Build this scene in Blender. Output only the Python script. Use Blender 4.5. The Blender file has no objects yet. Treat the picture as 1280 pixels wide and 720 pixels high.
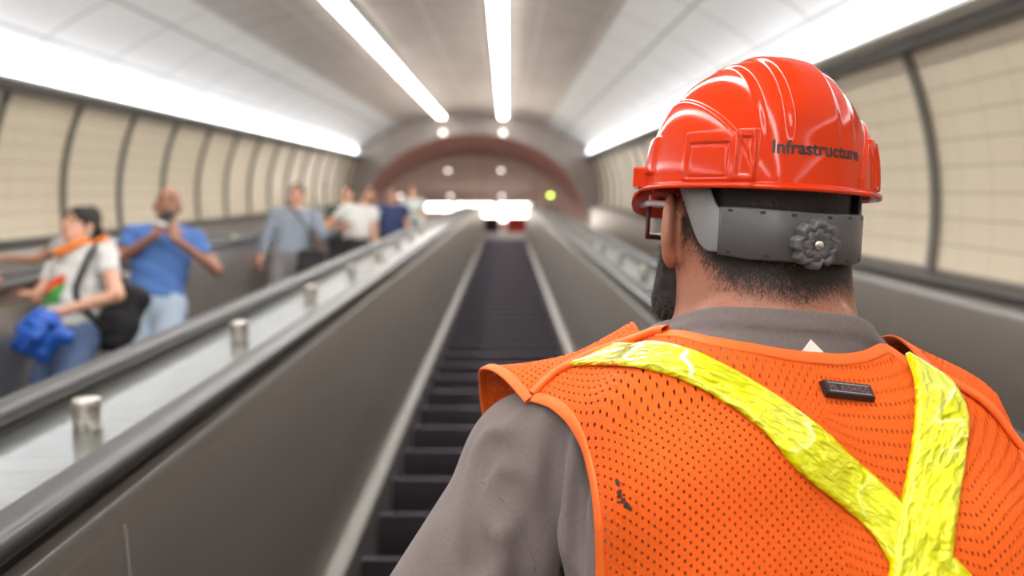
import bpy, math, random
import numpy as np
from mathutils import Matrix, Vector

random.seed(4); rng = np.random.default_rng(7)
D2R = math.pi / 180
S = bpy.context.scene
COL = S.collection

# ------------------------------------------------------------------ camera, world, exposure
PITCH, YAW, FPX = 23.75, -0.4, 1150.0
CAM = np.array([0.0, 0.0, 1.57])
cd = bpy.data.cameras.new('camera'); cam = bpy.data.objects.new('camera', cd); COL.objects.link(cam)
cam.location = CAM; cam.rotation_euler = ((90 + PITCH) * D2R, 0, YAW * D2R)
cd.sensor_width = 36; cd.lens = 36 * FPX / 1280; cd.clip_start = .02; cd.clip_end = 200
cd.dof.use_dof = True; cd.dof.focus_distance = .93; cd.dof.aperture_fstop = 3.0
S.camera = cam
w = bpy.data.worlds.new('world'); S.world = w; w.use_nodes = True
w.node_tree.nodes['Background'].inputs[0].default_value = (.9, .82, .78, 1)
w.node_tree.nodes['Background'].inputs[1].default_value = .25
S.view_settings.view_transform = 'Standard'; S.view_settings.look = 'None'
S.view_settings.gamma = 1; S.view_settings.use_curve_mapping = False
S.view_settings.exposure = 0.88
E_COVE, E_STRIP, E_HALL = 2.9, 13.0, 5.5          # lamp strengths

MC = np.array(Matrix.Rotation(YAW * D2R, 3, 'Z') @ Matrix.Rotation(PITCH * D2R, 3, 'X'))
TI = 30 * D2R
MT = np.array(Matrix.Rotation(TI, 3, 'X'))
def c2w(x, d, z): return CAM + MC @ np.array([x, d, z], float)      # camera-aligned metres to world
def px(u, v, d): return c2w((u - 640) / FPX * d, d, (360 - v) / FPX * d)
def t2w(x, y, z): return CAM + MT @ np.array([x, y, z], float)      # tunnel frame (along the slope) to world
M_TUN = Matrix.Translation(Vector(CAM)) @ Matrix.Rotation(TI, 4, 'X')
ZS = -1.36                                                          # step plane below the eye, measured square to the slope

# ------------------------------------------------------------------ materials
def mat(name, col, rough=.5, metal=0., **k):
    m = bpy.data.materials.new(name); m.use_nodes = True
    nt = m.node_tree; b = nt.nodes['Principled BSDF']
    b.inputs['Base Color'].default_value = (*col, 1); b.inputs['Roughness'].default_value = rough
    b.inputs['Metallic'].default_value = metal
    if 'coat' in k: b.inputs['Coat Weight'].default_value = k['coat']; b.inputs['Coat Roughness'].default_value = k.get('coat_rough', .05)
    if 'sss' in k:
        b.inputs['Subsurface Weight'].default_value = k['sss']; b.inputs['Subsurface Radius'].default_value = (.01, .004, .002); b.inputs['Subsurface Scale'].default_value = 1
    if 'sheen' in k: b.inputs['Sheen Weight'].default_value = k['sheen']
    if 'spec' in k: b.inputs['Specular IOR Level'].default_value = k['spec']
    if 'emit' in k: b.inputs['Emission Color'].default_value = (*k.get('ecol', col), 1); b.inputs['Emission Strength'].default_value = k['emit']
    if 'noise' in k:                                              # (scale vec, colour variation, bump)
        sc, cv, bp = k['noise']
        tc = nt.nodes.new('ShaderNodeTexCoord'); mp = nt.nodes.new('ShaderNodeMapping'); mp.inputs['Scale'].default_value = sc
        nz = nt.nodes.new('ShaderNodeTexNoise'); nz.inputs['Scale'].default_value = 1; nz.inputs['Detail'].default_value = 4
        nt.links.new(tc.outputs[k.get('space', 'Object')], mp.inputs[0]); nt.links.new(mp.outputs[0], nz.inputs['Vector'])
        if cv:
            mx = nt.nodes.new('ShaderNodeMix'); mx.data_type = 'RGBA'
            mx.inputs[6].default_value = (*[c * (1 - cv) for c in col], 1); mx.inputs[7].default_value = (*[min(1, c * (1 + cv)) for c in col], 1)
            nt.links.new(nz.outputs['Fac'], mx.inputs[0]); nt.links.new(mx.outputs[2], b.inputs['Base Color'])
        if bp:
            bm = nt.nodes.new('ShaderNodeBump'); bm.inputs['Strength'].default_value = bp; bm.inputs['Distance'].default_value = k.get('bdist', .002)
            nt.links.new(nz.outputs['Fac'], bm.inputs['Height']); nt.links.new(bm.outputs[0], b.inputs['Normal'])
    return m
class NB:                                                           # small node builder
    def __init__(s, m): s.nt = m.node_tree; s.b = s.nt.nodes['Principled BSDF']
    def n(s, t, **k):
        n = s.nt.nodes.new(t)
        for a, v in k.items(): setattr(n, a, v)
        return n
    def l(s, a, b): s.nt.links.new(a, b)
    def m(s, op, a, b=None, c=None):
        n = s.n('ShaderNodeMath', operation=op)
        for i, v in enumerate((a, b, c)):
            if v is None: continue
            if isinstance(v, (int, float)): n.inputs[i].default_value = v
            else: s.l(v, n.inputs[i])
        return n.outputs[0]
    def uv(s, which='UV'):
        t = s.n('ShaderNodeTexCoord'); x = s.n('ShaderNodeSeparateXYZ'); s.l(t.outputs[which], x.inputs[0])
        return x.outputs[0], x.outputs[1], x.outputs[2]
    def mix(s, f, a, b):
        n = s.n('ShaderNodeMix', data_type='RGBA')
        for i, v in ((0, f), (6, a), (7, b)):
            if isinstance(v, tuple): n.inputs[i].default_value = (*v, 1)
            elif isinstance(v, (int, float)): n.inputs[i].default_value = v
            else: s.l(v, n.inputs[i])
        return n.outputs[2]
    def line(s, c, period, width, phase=0.):                        # 1 on a joint line
        f = s.m('FRACT', s.m('ADD', s.m('DIVIDE', c, period), phase + 100))
        d = s.m('MINIMUM', f, s.m('SUBTRACT', 1, f))
        return s.m('LESS_THAN', d, width / period / 2)
    def noise(s, scale, vec=None, detail=3, which='Object'):
        nz = s.n('ShaderNodeTexNoise'); nz.inputs['Scale'].default_value = 1; nz.inputs['Detail'].default_value = detail
        mp = s.n('ShaderNodeMapping'); mp.inputs['Scale'].default_value = scale
        t = s.n('ShaderNodeTexCoord'); s.l(t.outputs[which], mp.inputs[0]); s.l(mp.outputs[0], nz.inputs['Vector'])
        return nz.outputs['Fac']
    def bump(s, h, st, dist=.002):
        b = s.n('ShaderNodeBump'); b.inputs['Strength'].default_value = st; b.inputs['Distance'].default_value = dist
        s.l(h, b.inputs['Height']); s.l(b.outputs[0], s.b.inputs['Normal']); return b

# ------------------------------------------------------------------ mesh and tagging helpers
def link_mesh(name, V, F, m, parent=None, smooth=True, uv=None, mw=None):
    me = bpy.data.meshes.new(name); me.from_pydata([tuple(map(float, v)) for v in V], [], [tuple(map(int, f)) for f in F]); me.update()
    if smooth: me.polygons.foreach_set('use_smooth', [True] * len(me.polygons))
    if uv is not None:
        ul = me.uv_layers.new(name='UVMap'); li = np.empty(len(me.loops), int); me.loops.foreach_get('vertex_index', li)
        ul.data.foreach_set('uv', np.asarray(uv, float)[li].ravel())
    if m: me.materials.append(m)
    o = bpy.data.objects.new(name, me); COL.objects.link(o)
    if parent: o.parent = parent
    if mw is not None: o.matrix_world = mw
    return o
def tag(o, label=None, cat=None, group=None, kind=None):
    if label: o['label'] = label
    if cat: o['category'] = cat
    if group: o['group'] = group
    if kind: o['kind'] = kind
    return o
def struct(o): o['kind'] = 'structure'; return o
def empty(name, label, cat, mw, group=None):
    o = bpy.data.objects.new(name, None); COL.objects.link(o); o.matrix_world = mw; o.empty_display_size = .1
    return tag(o, label, cat, group)
def grid(P):                                                        # P (nu, nv, 3)
    P = np.asarray(P, float); nu, nv = P.shape[:2]; i = np.arange(nu * nv).reshape(nu, nv)
    F = np.stack([i[:-1, :-1], i[1:, :-1], i[1:, 1:], i[:-1, 1:]], -1).reshape(-1, 4)
    return P.reshape(-1, 3), F
def box(lo, hi, bev=0.):
    (a, b, c), (d, e, f) = lo, hi
    if not bev:
        V = [(a,b,c),(d,b,c),(d,e,c),(a,e,c),(a,b,f),(d,b,f),(d,e,f),(a,e,f)]
        return V, [(0,3,2,1),(4,5,6,7),(0,1,5,4),(1,2,6,5),(2,3,7,6),(3,0,4,7)]
    V = []; F = []
    z = [(c, bev), (c + bev, 0), (f - bev, 0), (f, bev)]
    for zz, i in z:
        q = bev
        V += [(a+i+q,b+i,zz),(d-i-q,b+i,zz),(d-i,b+i+q,zz),(d-i,e-i-q,zz),(d-i-q,e-i,zz),(a+i+q,e-i,zz),(a+i,e-i-q,zz),(a+i,b+i+q,zz)]
    for k in range(3):
        for j in range(8): F.append((k*8+j, k*8+(j+1)%8, k*8+8+(j+1)%8, k*8+8+j))
    F.append(tuple(range(7,-1,-1))); F.append(tuple(range(24,32)))
    return V, F
def join(*VF):
    V = []; F = []
    for v, f in VF:
        n = len(V); V += [tuple(x) for x in v]; F += [tuple(int(i) + n for i in q) for q in f]
    return V, F
def lathe(prof, n=24, axis=None, origin=(0,0,0)):                   # prof [(r, h)], closed with caps
    V = []; F = []
    for r, h in prof:
        for j in range(n):
            a = 2*math.pi*j/n; V.append((r*math.cos(a), r*math.sin(a), h))
    for k in range(len(prof)-1):
        for j in range(n): F.append((k*n+j, k*n+(j+1)%n, (k+1)*n+(j+1)%n, (k+1)*n+j))
    F.append(tuple(range(n-1,-1,-1))); F.append(tuple(range((len(prof)-1)*n, len(prof)*n)))
    V = np.array(V)
    if axis is not None:
        q = Vector((0,0,1)).rotation_difference(Vector(axis)).to_matrix(); V = V @ np.array(q).T
    return V + np.array(origin), F
def tube(pts, r, n=10, flat=None):
    pts = np.asarray(pts, float); N = len(pts); r = np.broadcast_to(r, N)
    T = np.gradient(pts, axis=0); T /= np.linalg.norm(T, axis=1)[:, None] + 1e-9
    up = np.array([0, 0, 1.]) if abs(T[0][2]) < .9 else np.array([1., 0, 0])
    V = []; F = []
    a = up - T[0] * (up @ T[0]); a /= np.linalg.norm(a)
    for i in range(N):
        a = a - T[i] * (a @ T[i]); a /= np.linalg.norm(a); b = np.cross(T[i], a)
        for j in range(n):
            t = 2*math.pi*j/n; V.append(pts[i] + r[i]*(math.cos(t)*a + math.sin(t)*b))
    for i in range(N-1):
        for j in range(n): F.append((i*n+j, i*n+(j+1)%n, (i+1)*n+(j+1)%n, (i+1)*n+j))
    F.append(tuple(range(n-1,-1,-1))); F.append(tuple(range((N-1)*n, N*n)))
    return V, F

# ------------------------------------------------------------------ rounded solids (bodies, clothes) as smooth blended volumes
def A(*v): return np.array(v, float)
def rc(p, a, b, ra, rb):
    a = np.asarray(a, float); b = np.asarray(b, float); ab = b - a
    t = np.clip((p - a) @ ab / (ab @ ab + 1e-12), 0, 1)
    return np.linalg.norm(p - a - t[:, None] * ab, axis=1) - (ra + (rb - ra) * t)
def ell(p, c, r, R=None):
    q = p - np.asarray(c, float)
    if R is not None: q = q @ R
    r = np.asarray(r, float); k0 = np.linalg.norm(q / r, axis=1); k1 = np.linalg.norm(q / r**2, axis=1) + 1e-9
    return k0 * (k0 - 1) / k1
def smin(a, b, k):
    h = np.clip(.5 + .5 * (b - a) / k, 0, 1); return b + (a - b) * h - k * h * (1 - h)
def smax(a, b, k): return -smin(-a, -b, k)
def sm(k, *ds):
    d = ds[0]
    for e in ds[1:]: d = smin(d, e, k)
    return d
def grad(f, p, e=1e-3):
    g = np.stack([f(p + A(e,0,0)) - f(p - A(e,0,0)), f(p + A(0,e,0)) - f(p - A(0,e,0)), f(p + A(0,0,e)) - f(p - A(0,0,e))], 1)
    return g / (np.linalg.norm(g, axis=1)[:, None] + 1e-9)
def solid(f, lo, hi, h, proj=2):
    lo = np.asarray(lo, float); hi = np.asarray(hi, float)
    n = np.ceil((hi - lo) / h).astype(int) + 1
    ax = [lo[i] + h * np.arange(n[i]) for i in range(3)]
    v = np.empty(tuple(n)); Y, Z = np.meshgrid(ax[1], ax[2], indexing='ij'); yz = np.stack([Y.ravel(), Z.ravel()], 1)
    step = max(1, 200000 // len(yz))
    for i in range(0, n[0], step):
        xs = ax[0][i:i+step]; P = np.concatenate([np.repeat(xs, len(yz))[:, None], np.tile(yz, (len(xs), 1))], 1)
        v[i:i+step] = f(P).reshape(len(xs), n[1], n[2])
    s = v < 0; c = np.zeros(tuple(n - 1), int)
    sl = lambda a, o: a[o[0]:o[0]+n[0]-1, o[1]:o[1]+n[1]-1, o[2]:o[2]+n[2]-1]
    for o in np.ndindex(2,2,2): c += sl(s, o)
    act = (c > 0) & (c < 8); idx = -np.ones(act.shape, int); idx[act] = np.arange(act.sum())
    cells = np.argwhere(act); acc = np.zeros((len(cells), 3)); cnt = np.zeros(len(cells))
    for o in np.ndindex(2,2,2):
        for d in range(3):
            if o[d]: continue
            o2 = list(o); o2[d] = 1
            a = sl(v, o)[act]; b = sl(v, o2)[act]; m = (a < 0) != (b < 0); t = np.where(m, a / (a - b + 1e-12), 0)
            pt = cells + np.array(o, float); pt[:, d] += t; acc[m] += pt[m]; cnt[m] += 1
    V = lo + h * acc / cnt[:, None]; F = []
    for d in range(3):
        e1, e2 = [(1,2),(2,0),(0,1)][d]
        a = [slice(1, -1)] * 3; a[d] = slice(0, -1); b = list(a); b[d] = slice(1, None)
        sa = s[tuple(a)]; sb = s[tuple(b)]; g = np.argwhere(sa != sb)
        if not len(g): continue
        fl = sa[tuple(g.T)]; base = g + 1; base[:, d] -= 1
        q = []
        for (p1, p2) in ((0,0),(1,0),(1,1),(0,1)):
            cc = base.copy(); cc[:, e1] -= p1; cc[:, e2] -= p2; q.append(idx[tuple(cc.T)])
        q = np.stack(q, 1); q[~fl] = q[~fl][:, ::-1]; F.append(q)
    F = np.concatenate(F)
    for _ in range(proj):
        dv = f(V); g = grad(f, V, h * .3); V = V - g * np.clip(dv, -h * .6, h * .6)[:, None]
    return V, F
def hitray(f, o, d, tmax=3., t0=0.):                                 # o, d (n,3): march onto a volume from outside
    t = np.full(len(o), float(t0)); ok = np.ones(len(o), bool)
    for _ in range(90):
        dd = f(o + d * t[:, None]); t = t + np.clip(dd, -.02, .1) * .8
    return o + d * t[:, None]
def pxray(f, uv, t0=.6):
    uv = np.asarray(uv, float); d = np.stack([(uv[:,0]-640)/FPX, np.ones(len(uv)), (360-uv[:,1])/FPX], 1) @ MC.T
    d /= np.linalg.norm(d, axis=1)[:, None]; return hitray(f, np.tile(CAM, (len(uv), 1)), d, t0=t0)
# ------------------------------------------------------------------ tunnel shell (structure)
XC = -.85
def section(z0=-.5):                                                 # half profile: (x offset from the tunnel centre, z)
    wall = []
    for z in np.linspace(-.5, .78, 14): wall.append((3.28 - (2.15 - math.sqrt(2.15**2 - (z + .2)**2)), z))
    roof = [(3.05, .80), (2.93, 1.0), (2.72, 1.17), (2.42, 1.35), (2.15, 1.48), (1.87, 1.59), (1.4, 1.71), (.95, 1.79), (.5, 1.835), (0, 1.85)]
    return wall, roof
WALL, ROOF = section()
Y0, Y1 = -8.0, 24.2
def ext(prof, y0, y1, ny, name, m, xoff=XC):
    P = np.array([[(xoff + x, y, z) for (x, z) in prof] for y in np.linspace(y0, y1, ny)])
    arc = np.concatenate([[0], np.cumsum(np.hypot(*np.diff(np.array(prof), axis=0).T))])
    U = np.array([[(y, s) for s in arc] for y in np.linspace(y0, y1, ny)]).reshape(-1, 2)
    V, F = grid(P); return struct(link_mesh(name, V, F, m, uv=U, mw=M_TUN))

m_tile = mat('cream_tile', (.72, .66, .55), .35); nb = NB(m_tile); u, v, _ = nb.uv()
joint = nb.m('MAXIMUM', nb.line(v, .142, .007, .1), nb.line(u, .31, .004, .2))
nb.l(nb.mix(joint, nb.mix(nb.noise((1.5, 1.5, 1.5)), (.68, .58, .43), (.74, .64, .49)), (.34, .28, .22)), nb.b.inputs['Base Color'])
m_white = mat('white_panel', (.8, .79, .77), .42); nb = NB(m_white); u, v, _ = nb.uv()
nb.l(nb.mix(nb.m('MAXIMUM', nb.line(u, 1.25, .028, .1), nb.line(v, .62, .030, .25)), (.90, .88, .85), (.45, .43, .41)), nb.b.inputs['Base Color'])
m_cmetal = mat('perforated_ceiling_metal', (.6, .52, .46), .4, .5); nb = NB(m_cmetal); u, v, _ = nb.uv()
rib = nb.m('MAXIMUM', nb.line(u, .62, .045), nb.line(v, .62, .035, .0))
nb.l(nb.mix(rib, nb.mix(nb.noise((.8, 2.2, .8), which='UV'), (.50, .43, .375), (.76, .67, .59)), (.8, .74, .68)), nb.b.inputs['Base Color'])
nb.l(nb.m('MULTIPLY_ADD', nb.noise((3, .5, 3), which='UV'), .3, .25), nb.b.inputs['Roughness'])
m_rib = mat('grey_steel_rib', (.23, .22, .21), .4, .6)
m_dark = mat('dark_trim_metal', (.13, .12, .115), .35, .7)
m_conc = mat('grey_concrete', (.3, .28, .26), .8, noise=((2, 2, 2), .15, 0))
m_floor = mat('pale_terrazzo', (.6, .56, .52), .5)

for side, nm in ((-1, 'left'), (1, 'right')):
    ext([(side * x, z) for x, z in WALL][::-side], Y0, Y1, 60, 'wall_' + nm, m_tile)
    ext([(side * x, z) for x, z in ROOF[:6]][::-side], Y0, Y1, 60, 'ceiling_' + nm, m_white)
ext([(-x, z) for x, z in ROOF[5:]] + [(x, z) for x, z in ROOF[5:][::-1][1:]], Y0, Y1, 60, 'ceiling', m_cmetal)
# ribs between the tile bays
tn = 1
for side, ph in ((-1, 7.35), (1, 5.16)):
    y = ph - 1.24 * 9
    while y < Y1 - .2:
        P = []
        for x, z in WALL:
            xx = XC + side * x
            P.append([(xx, y - .022, z), (xx - side * .045, y - .022, z), (xx - side * .045, y + .022, z), (xx, y + .022, z)])
        V, F = grid(np.array(P)); struct(link_mesh('trim_%d' % tn, V, F, m_rib, mw=M_TUN, smooth=False)); tn += 1
        y += 1.24
# dark rail between wall and cove, and the ledge where the wall meets the escalators
for side in (-1, 1):
    for (xa, xb, za, zb, m) in ((2.98, 3.06, .735, .80, m_rib), (3.14, 3.30, -.5, -.44, m_dark)):
        lo = sorted((XC + side * xa, XC + side * xb)); V, F = box((lo[0], Y0, za), (lo[1], Y1, zb), .008)
        struct(link_mesh('trim_%d' % tn, V, F, m, mw=M_TUN, smooth=False)); tn += 1
V, F = box((XC - 3.6, Y0, ZS - 1.0), (XC + 3.6, 25.2, ZS - .42)); struct(link_mesh('floor', V, F, m_conc, mw=M_TUN, smooth=False))
for s, nm in ((-1, 'left'), (1, 'right')):                           # low wall under the tiles, behind the outer balustrades
    lo = sorted((XC + s * 3.26, XC + s * 3.4)); V, F = box((lo[0], Y0, ZS - 1.), (lo[1], Y1, -.5)); struct(link_mesh('wall_lower_' + nm, V, F, m_conc, mw=M_TUN, smooth=False))
V, F = box((XC - 3.6, Y0 - .1, ZS - 1), (XC + 3.6, Y0, 2.2)); struct(link_mesh('wall_back', V, F, m_conc, mw=M_TUN, smooth=False))

# portal at the head of the slope: grey steel band, then a reddish soffit running level into the hall
m_port = mat('portal_steel', (.33, .28, .25), .42, .6, noise=((2, 2, 2), .2, 0))
m_sof = mat('red_brown_soffit', (.50, .24, .19), .5, .1, noise=((1.5, 1.5, 1.5), .2, 0))
outer = [(-3.3, -1.6), (-3.28, -.2), (-3.2, .35)] + [(-x, z) for x, z in ROOF]
outer = outer + [(-x, z) for x, z in outer[::-1][1:]]
def inner(x, z):
    a = math.atan2(z + .9, x); r = 1 / math.hypot(math.cos(a) / 2.93, math.sin(a) / 2.28); return (r * math.cos(a), -.9 + r * math.sin(a))
def resample(pts, n):
    pts = np.array(pts); s = np.concatenate([[0], np.cumsum(np.hypot(*np.diff(pts, axis=0).T))]); t = np.linspace(0, s[-1], n)
    return np.stack([np.interp(t, s, pts[:, 0]), np.interp(t, s, pts[:, 1])], 1)
oo = resample(outer, 80); ii = np.array([inner(x, z) for x, z in oo])
P = [];  yd, zd = math.cos(TI), -math.sin(TI)                        # level direction seen from the sloping frame
for (o_, i_) in zip(oo, ii):
    row = [(XC + o_[0], Y1, o_[1])]
    row.append((XC + i_[0], Y1 + .02, i_[1])); P.append(row)
P = np.array(P); V, F = grid(P); struct(link_mesh('trim_%d' % tn, V, F, m_port, mw=M_TUN)); tn += 1
P = [[(XC + i_[0], Y1 + .02 + L * yd, i_[1] + L * zd) for L in (0, .35, .7, 1.05)] + [(XC + i_[0] * 1.03, Y1 + 1.07 * yd, i_[1] + 1.05 * zd + .12)] for i_ in ii]
V, F = grid(np.array(P)); struct(link_mesh('trim_%d' % tn, V, F, m_sof, mw=M_TUN)); tn += 1

# the hall above (world axes): floor, low mauve ceiling, walls
WY1 = t2w(0, Y1, 0)[1]; HF = t2w(0, 25.5, ZS)[2]; HY = t2w(0, 25.2, ZS)[1]; HC = 1.57 + 15.7
m_hc = mat('mauve_hall_ceiling', (.30, .235, .225), .6); nb = NB(m_hc); u, v, _ = nb.uv('Object')
nb.l(nb.mix(nb.m('MAXIMUM', nb.line(u, 1.74, .05, .45), nb.line(v, 1.45, .03)), (.46, .335, .31), (.30, .21, .19)), nb.b.inputs['Base Color'])
V, F = box((XC - 9, WY1 + .4, HC), (XC + 9, 52, HC + .1)); struct(link_mesh('ceiling_hall', V, F, m_hc, smooth=False))
V, F = box((XC - 9, HY, HF - .3), (XC + 9, 52, HF)); struct(link_mesh('floor_hall', V, F, m_floor, smooth=False))
m_hw = mat('hall_wall', (.5, .44, .4), .6)
for (nm, lo, hi) in (('wall_hall_end', (XC-9, 52, HF), (XC+9, 52.1, HC)), ('wall_hall_left', (XC-9.1, WY1+.4, HF-3), (XC-9, 52, HC)), ('wall_hall_right', (XC+9, WY1+.4, HF-3), (XC+9.1, 52, HC)),
                     ('wall_hall_front', (XC-9, WY1+.35, HC-1.6), (XC+9, WY1+.4, HC+.1))):
    V, F = box(lo, hi); struct(link_mesh(nm, V, F, m_hw, smooth=False))

# ------------------------------------------------------------------ lamps of the tunnel
m_cove = mat('cove_lamp_lens', (.9, .93, 1), .4, emit=E_COVE, ecol=(.88, .93, 1.0))
m_strip = mat('strip_lamp_lens', (.9, .93, 1), .4, emit=E_STRIP, ecol=(1., .975, .94))
m_hall = mat('hall_lamp_lens', (1, .95, .88), .4, emit=E_HALL, ecol=(1, .93, .82))
m_down = mat('downlight_lens', (1, .9, .85), .4, emit=2.2, ecol=(1, .86, .8))
m_green = mat('yellow_green_lens', (.8, 1, .2), .4, emit=5, ecol=(.75, 1, .12))
m_wht = mat('white_enamel', (.8, .8, .8), .4)
m_ring = mat('brushed_ring', (.5, .47, .45), .35, .9)
def capsule_box(x0, x1, y0, y1, z0, z1): return box((x0, y0, z0), (x1, y1, z1), min(x1-x0, z1-z0) * .3)
for side, lab in ((-1, 'cool white cove light running along the top of the left tile wall'), (1, 'cool white cove light running along the top of the right tile wall')):
    r = empty('cove_light', lab, 'ceiling light', M_TUN)
    xs = sorted((XC + side * 2.80, XC + side * 3.05)); V, F = box((xs[0], Y0, .79), (xs[1], 24.1, .81)); link_mesh('housing', V, F, m_wht, r, smooth=False)
    y = -7.8
    while y < 23.2:
        # a rounded diffuser leaning between wall and ceiling
        prof = [(3.03, .815), (2.95, .812), (2.90, .83), (2.875, .865), (2.870, .90), (2.885, .93), (2.915, .94)]
        ys = [y, y + .05, y + 1.11, y + 1.16]; P = []
        for k, yy in enumerate(ys):
            q = .55 if k in (0, 3) else 1.
            P.append([(XC + side * (2.95 + (x - 2.95) * q), yy, .89 + (z - .89) * q) for x, z in prof])
        V, F = grid(np.array(P)); link_mesh('diffuser', V, F, m_cove, r); y += 1.25
for xo, lab in ((-.80, 'long slim strip light on the metal ceiling, the one toward the left wall'), (.76, 'long slim strip light on the metal ceiling, straight above the empty escalator')):
    r = empty('strip_light', lab, 'ceiling light', M_TUN)
    V, F = box((XC + xo - .105, Y0 + .1, 1.77), (XC + xo + .105, 23.9, 1.835)); link_mesh('housing', V, F, m_rib, r, smooth=False)
    y = -7.8
    while y < 22.5:
        V, F = box((XC + xo - .085, y, 1.735), (XC + xo + .085, y + 1.46, 1.771), .01); link_mesh('diffuser', V, F, m_strip, r, smooth=False); y += 1.5
# lamps of the hall
def hallpt(u, v, h):                                                 # point on a level plane h above the world origin, seen at u, v
    d = MC @ np.array([(u - 640) / FPX, 1, (360 - v) / FPX]); return CAM + d * (h - CAM[2]) / d[2]
def linear(u0, u1, v, label, wd=.42):
    a = hallpt(u0, v, HC - .36); b = hallpt(u1, v, HC - .36)
    r = empty('linear_light', label, 'ceiling light', Matrix.Translation(Vector(((a[0]+b[0])/2, a[1], HC))))
    L = (b[0] - a[0]) / 2
    for xx in (-L * .8, L * .8):
        V, F = tube([(xx, 0, -.33), (xx, 0, -.0)], .006, 8); link_mesh('hanging_rod', V, F, m_ring, r)
    V, F = box((-L, -wd/2, -.332), (L, wd/2, -.322)); link_mesh('housing', V, F, m_wht, r, smooth=False)
    V, F = box((-L + .01, -wd/2 + .01, -.39), (L - .01, wd/2 - .01, -.335), .012); link_mesh('diffuser', V, F, m_hall, r, smooth=False)
linear(527, 565, 259, 'bright linear light on the hall ceiling, left end of the glowing row')
linear(569, 617, 259, 'bright linear light on the hall ceiling, middle of the glowing row')
linear(622, 664, 259, 'bright linear light on the hall ceiling, right end of the glowing row')
linear(600, 662, 271, 'wide glowing panel added for the bright glow of the hall, behind and below the row of lights', .5)  # added glowing panel in place of the lit wall's glow below the row
linear(489, 500, 262, 'small square bright light left of the glowing row, beside the far passenger', .5)
for k, yy in enumerate((31.5, 34.5)):  # unseen pendants added to brighten the hall by bounce off its pale floor
    r = empty('linear_light', ('added long pendant light, out of view, brightening the upper hall, the nearer one', 'added long pendant light, out of view, brightening the upper hall, the farther one')[k], 'ceiling light', Matrix.Translation((XC, yy, HC)))
    V, F = box((-6, -.2, -.39), (6, .2, -.335), .012); link_mesh('diffuser', V, F, m_hall, r, smooth=False)
    for xx in (-5, 0, 5):
        V, F = tube([(xx, 0, -.34), (xx, 0, 0)], .006, 8); link_mesh('hanging_rod', V, F, m_ring, r)
def downlight(u, v, h, label, lens, group=None, r_=.075):
    p = hallpt(u, v, h); r = empty('downlight', label, 'ceiling light', Matrix.Translation(Vector(p)), group)
    V, F = lathe([(r_ * 1.3, -.03), (r_ * 1.3, 0), (r_ * 1.0, .02)], 20); link_mesh('ring', V, F, m_ring, r)
    V, F = lathe([(r_ * .3, -.06), (r_ * .85, -.045), (r_, -.031)], 20); link_mesh('lens', V, F, lens, r)
for (u, v) in ((560, 212), (626, 212), (500, 244), (563, 244), (627, 244)):
    downlight(u, v, HC - .02, {560: 'round downlight in the front row on the mauve hall ceiling, left one', 626: 'round downlight in the front row on the mauve hall ceiling, right one',
              500: 'round downlight in the second row on the mauve hall ceiling, leftmost', 563: 'round downlight in the second row on the mauve hall ceiling, middle one', 627: 'round downlight in the second row on the mauve hall ceiling, above the glow'}[u], m_down)
downlight(688, 243, HC - .02, 'yellow-green round light on the hall ceiling, upper of the two', m_green)
downlight(689, 263, HC - .02, 'yellow-green round light on the hall ceiling, lower of the two', m_green, r_=.13)
for xo, lb in ((-.80, 'small spotlight on the grey portal band below the left strip light'), (.76, 'small spotlight on the grey portal band below the middle strip light')):
    r = empty('spotlight', lb, 'ceiling light', M_TUN @ Matrix.Translation((XC + xo, Y1, 1.40)))
    V, F = lathe([(.10, -.05), (.10, .03)], 20, (0, -1, 0)); link_mesh('ring', V, F, m_ring, r)
    V, F = lathe([(.07, .03), (.05, .05)], 20, (0, -1, 0)); link_mesh('lens', V, F, m_down, r)

# ------------------------------------------------------------------ escalators
m_pan = mat('brushed_steel_panel', (.48, .44, .405), .38, .9, noise=((3, .4, 3), .15, .06))
m_seam = mat('bright_seam_steel', (.62, .58, .54), .45, .6)
m_skirt = mat('bright_steel_skirt', (.25, .235, .22), .5, .85)
m_deck = mat('polished_deck_steel', (.42, .43, .41), .22, .9, noise=((6, 16, 4), .04, .35), bdist=.005)
m_rail = mat('black_handrail_rubber', (.035, .032, .03), .36, 0, spec=.45)
m_guide = mat('handrail_guide_steel', (.30, .28, .26), .28, .9)
m_stud = mat('brushed_stud_metal', (.50, .46, .41), .4, .9)
m_step = mat('ribbed_step_metal', (.05, .045, .052), .42, .55); nb = NB(m_step); u, v, wz = nb.uv('Object')
st = nb.m('SINE', nb.m('MULTIPLY', u, 2 * math.pi / .018))
nb.l(nb.mix(nb.m('MULTIPLY_ADD', st, .5, .5), (.012, .010, .013), (.05, .042, .052)), nb.b.inputs['Base Color']); nb.bump(st, .5, .004)
m_step_e = mat('pale_step_edge', (.09, .08, .095), .4, .7)  # nosing strip in a paler tone than the step; landing plates share it
PITCHS = .4677; RISE, RUN = PITCHS * math.sin(TI), PITCHS * math.cos(TI)
SB = 24.4                                                            # slope ends here, then the band levels out
def path(s):
    if s <= SB: return s, 0., 0.
    R = 1.6; a = min((s - SB) / R, TI); y = SB + R * math.sin(a); z = -R * (1 - math.cos(a)); ex = max(0, s - SB - R * TI)
    return y + ex * math.cos(a), z - ex * math.sin(a), a
def sweep(prof, s0, s1, ds=.6, closed=False):
    ss = sorted(set([s0, s1] + [s for s in np.arange(s0, s1, ds)] + ([s for s in np.linspace(SB, SB + .85, 8) if s0 < s < s1])))
    if closed: prof = list(prof) + [prof[0]]
    P = []
    for s in ss:
        y, z, a = path(s); P.append([(x, y + n * math.sin(a), z + n * math.cos(a)) for x, n in prof])
    return grid(np.array(P))
R30 = np.array(Matrix.Rotation(-TI, 3, 'X'))
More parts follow.
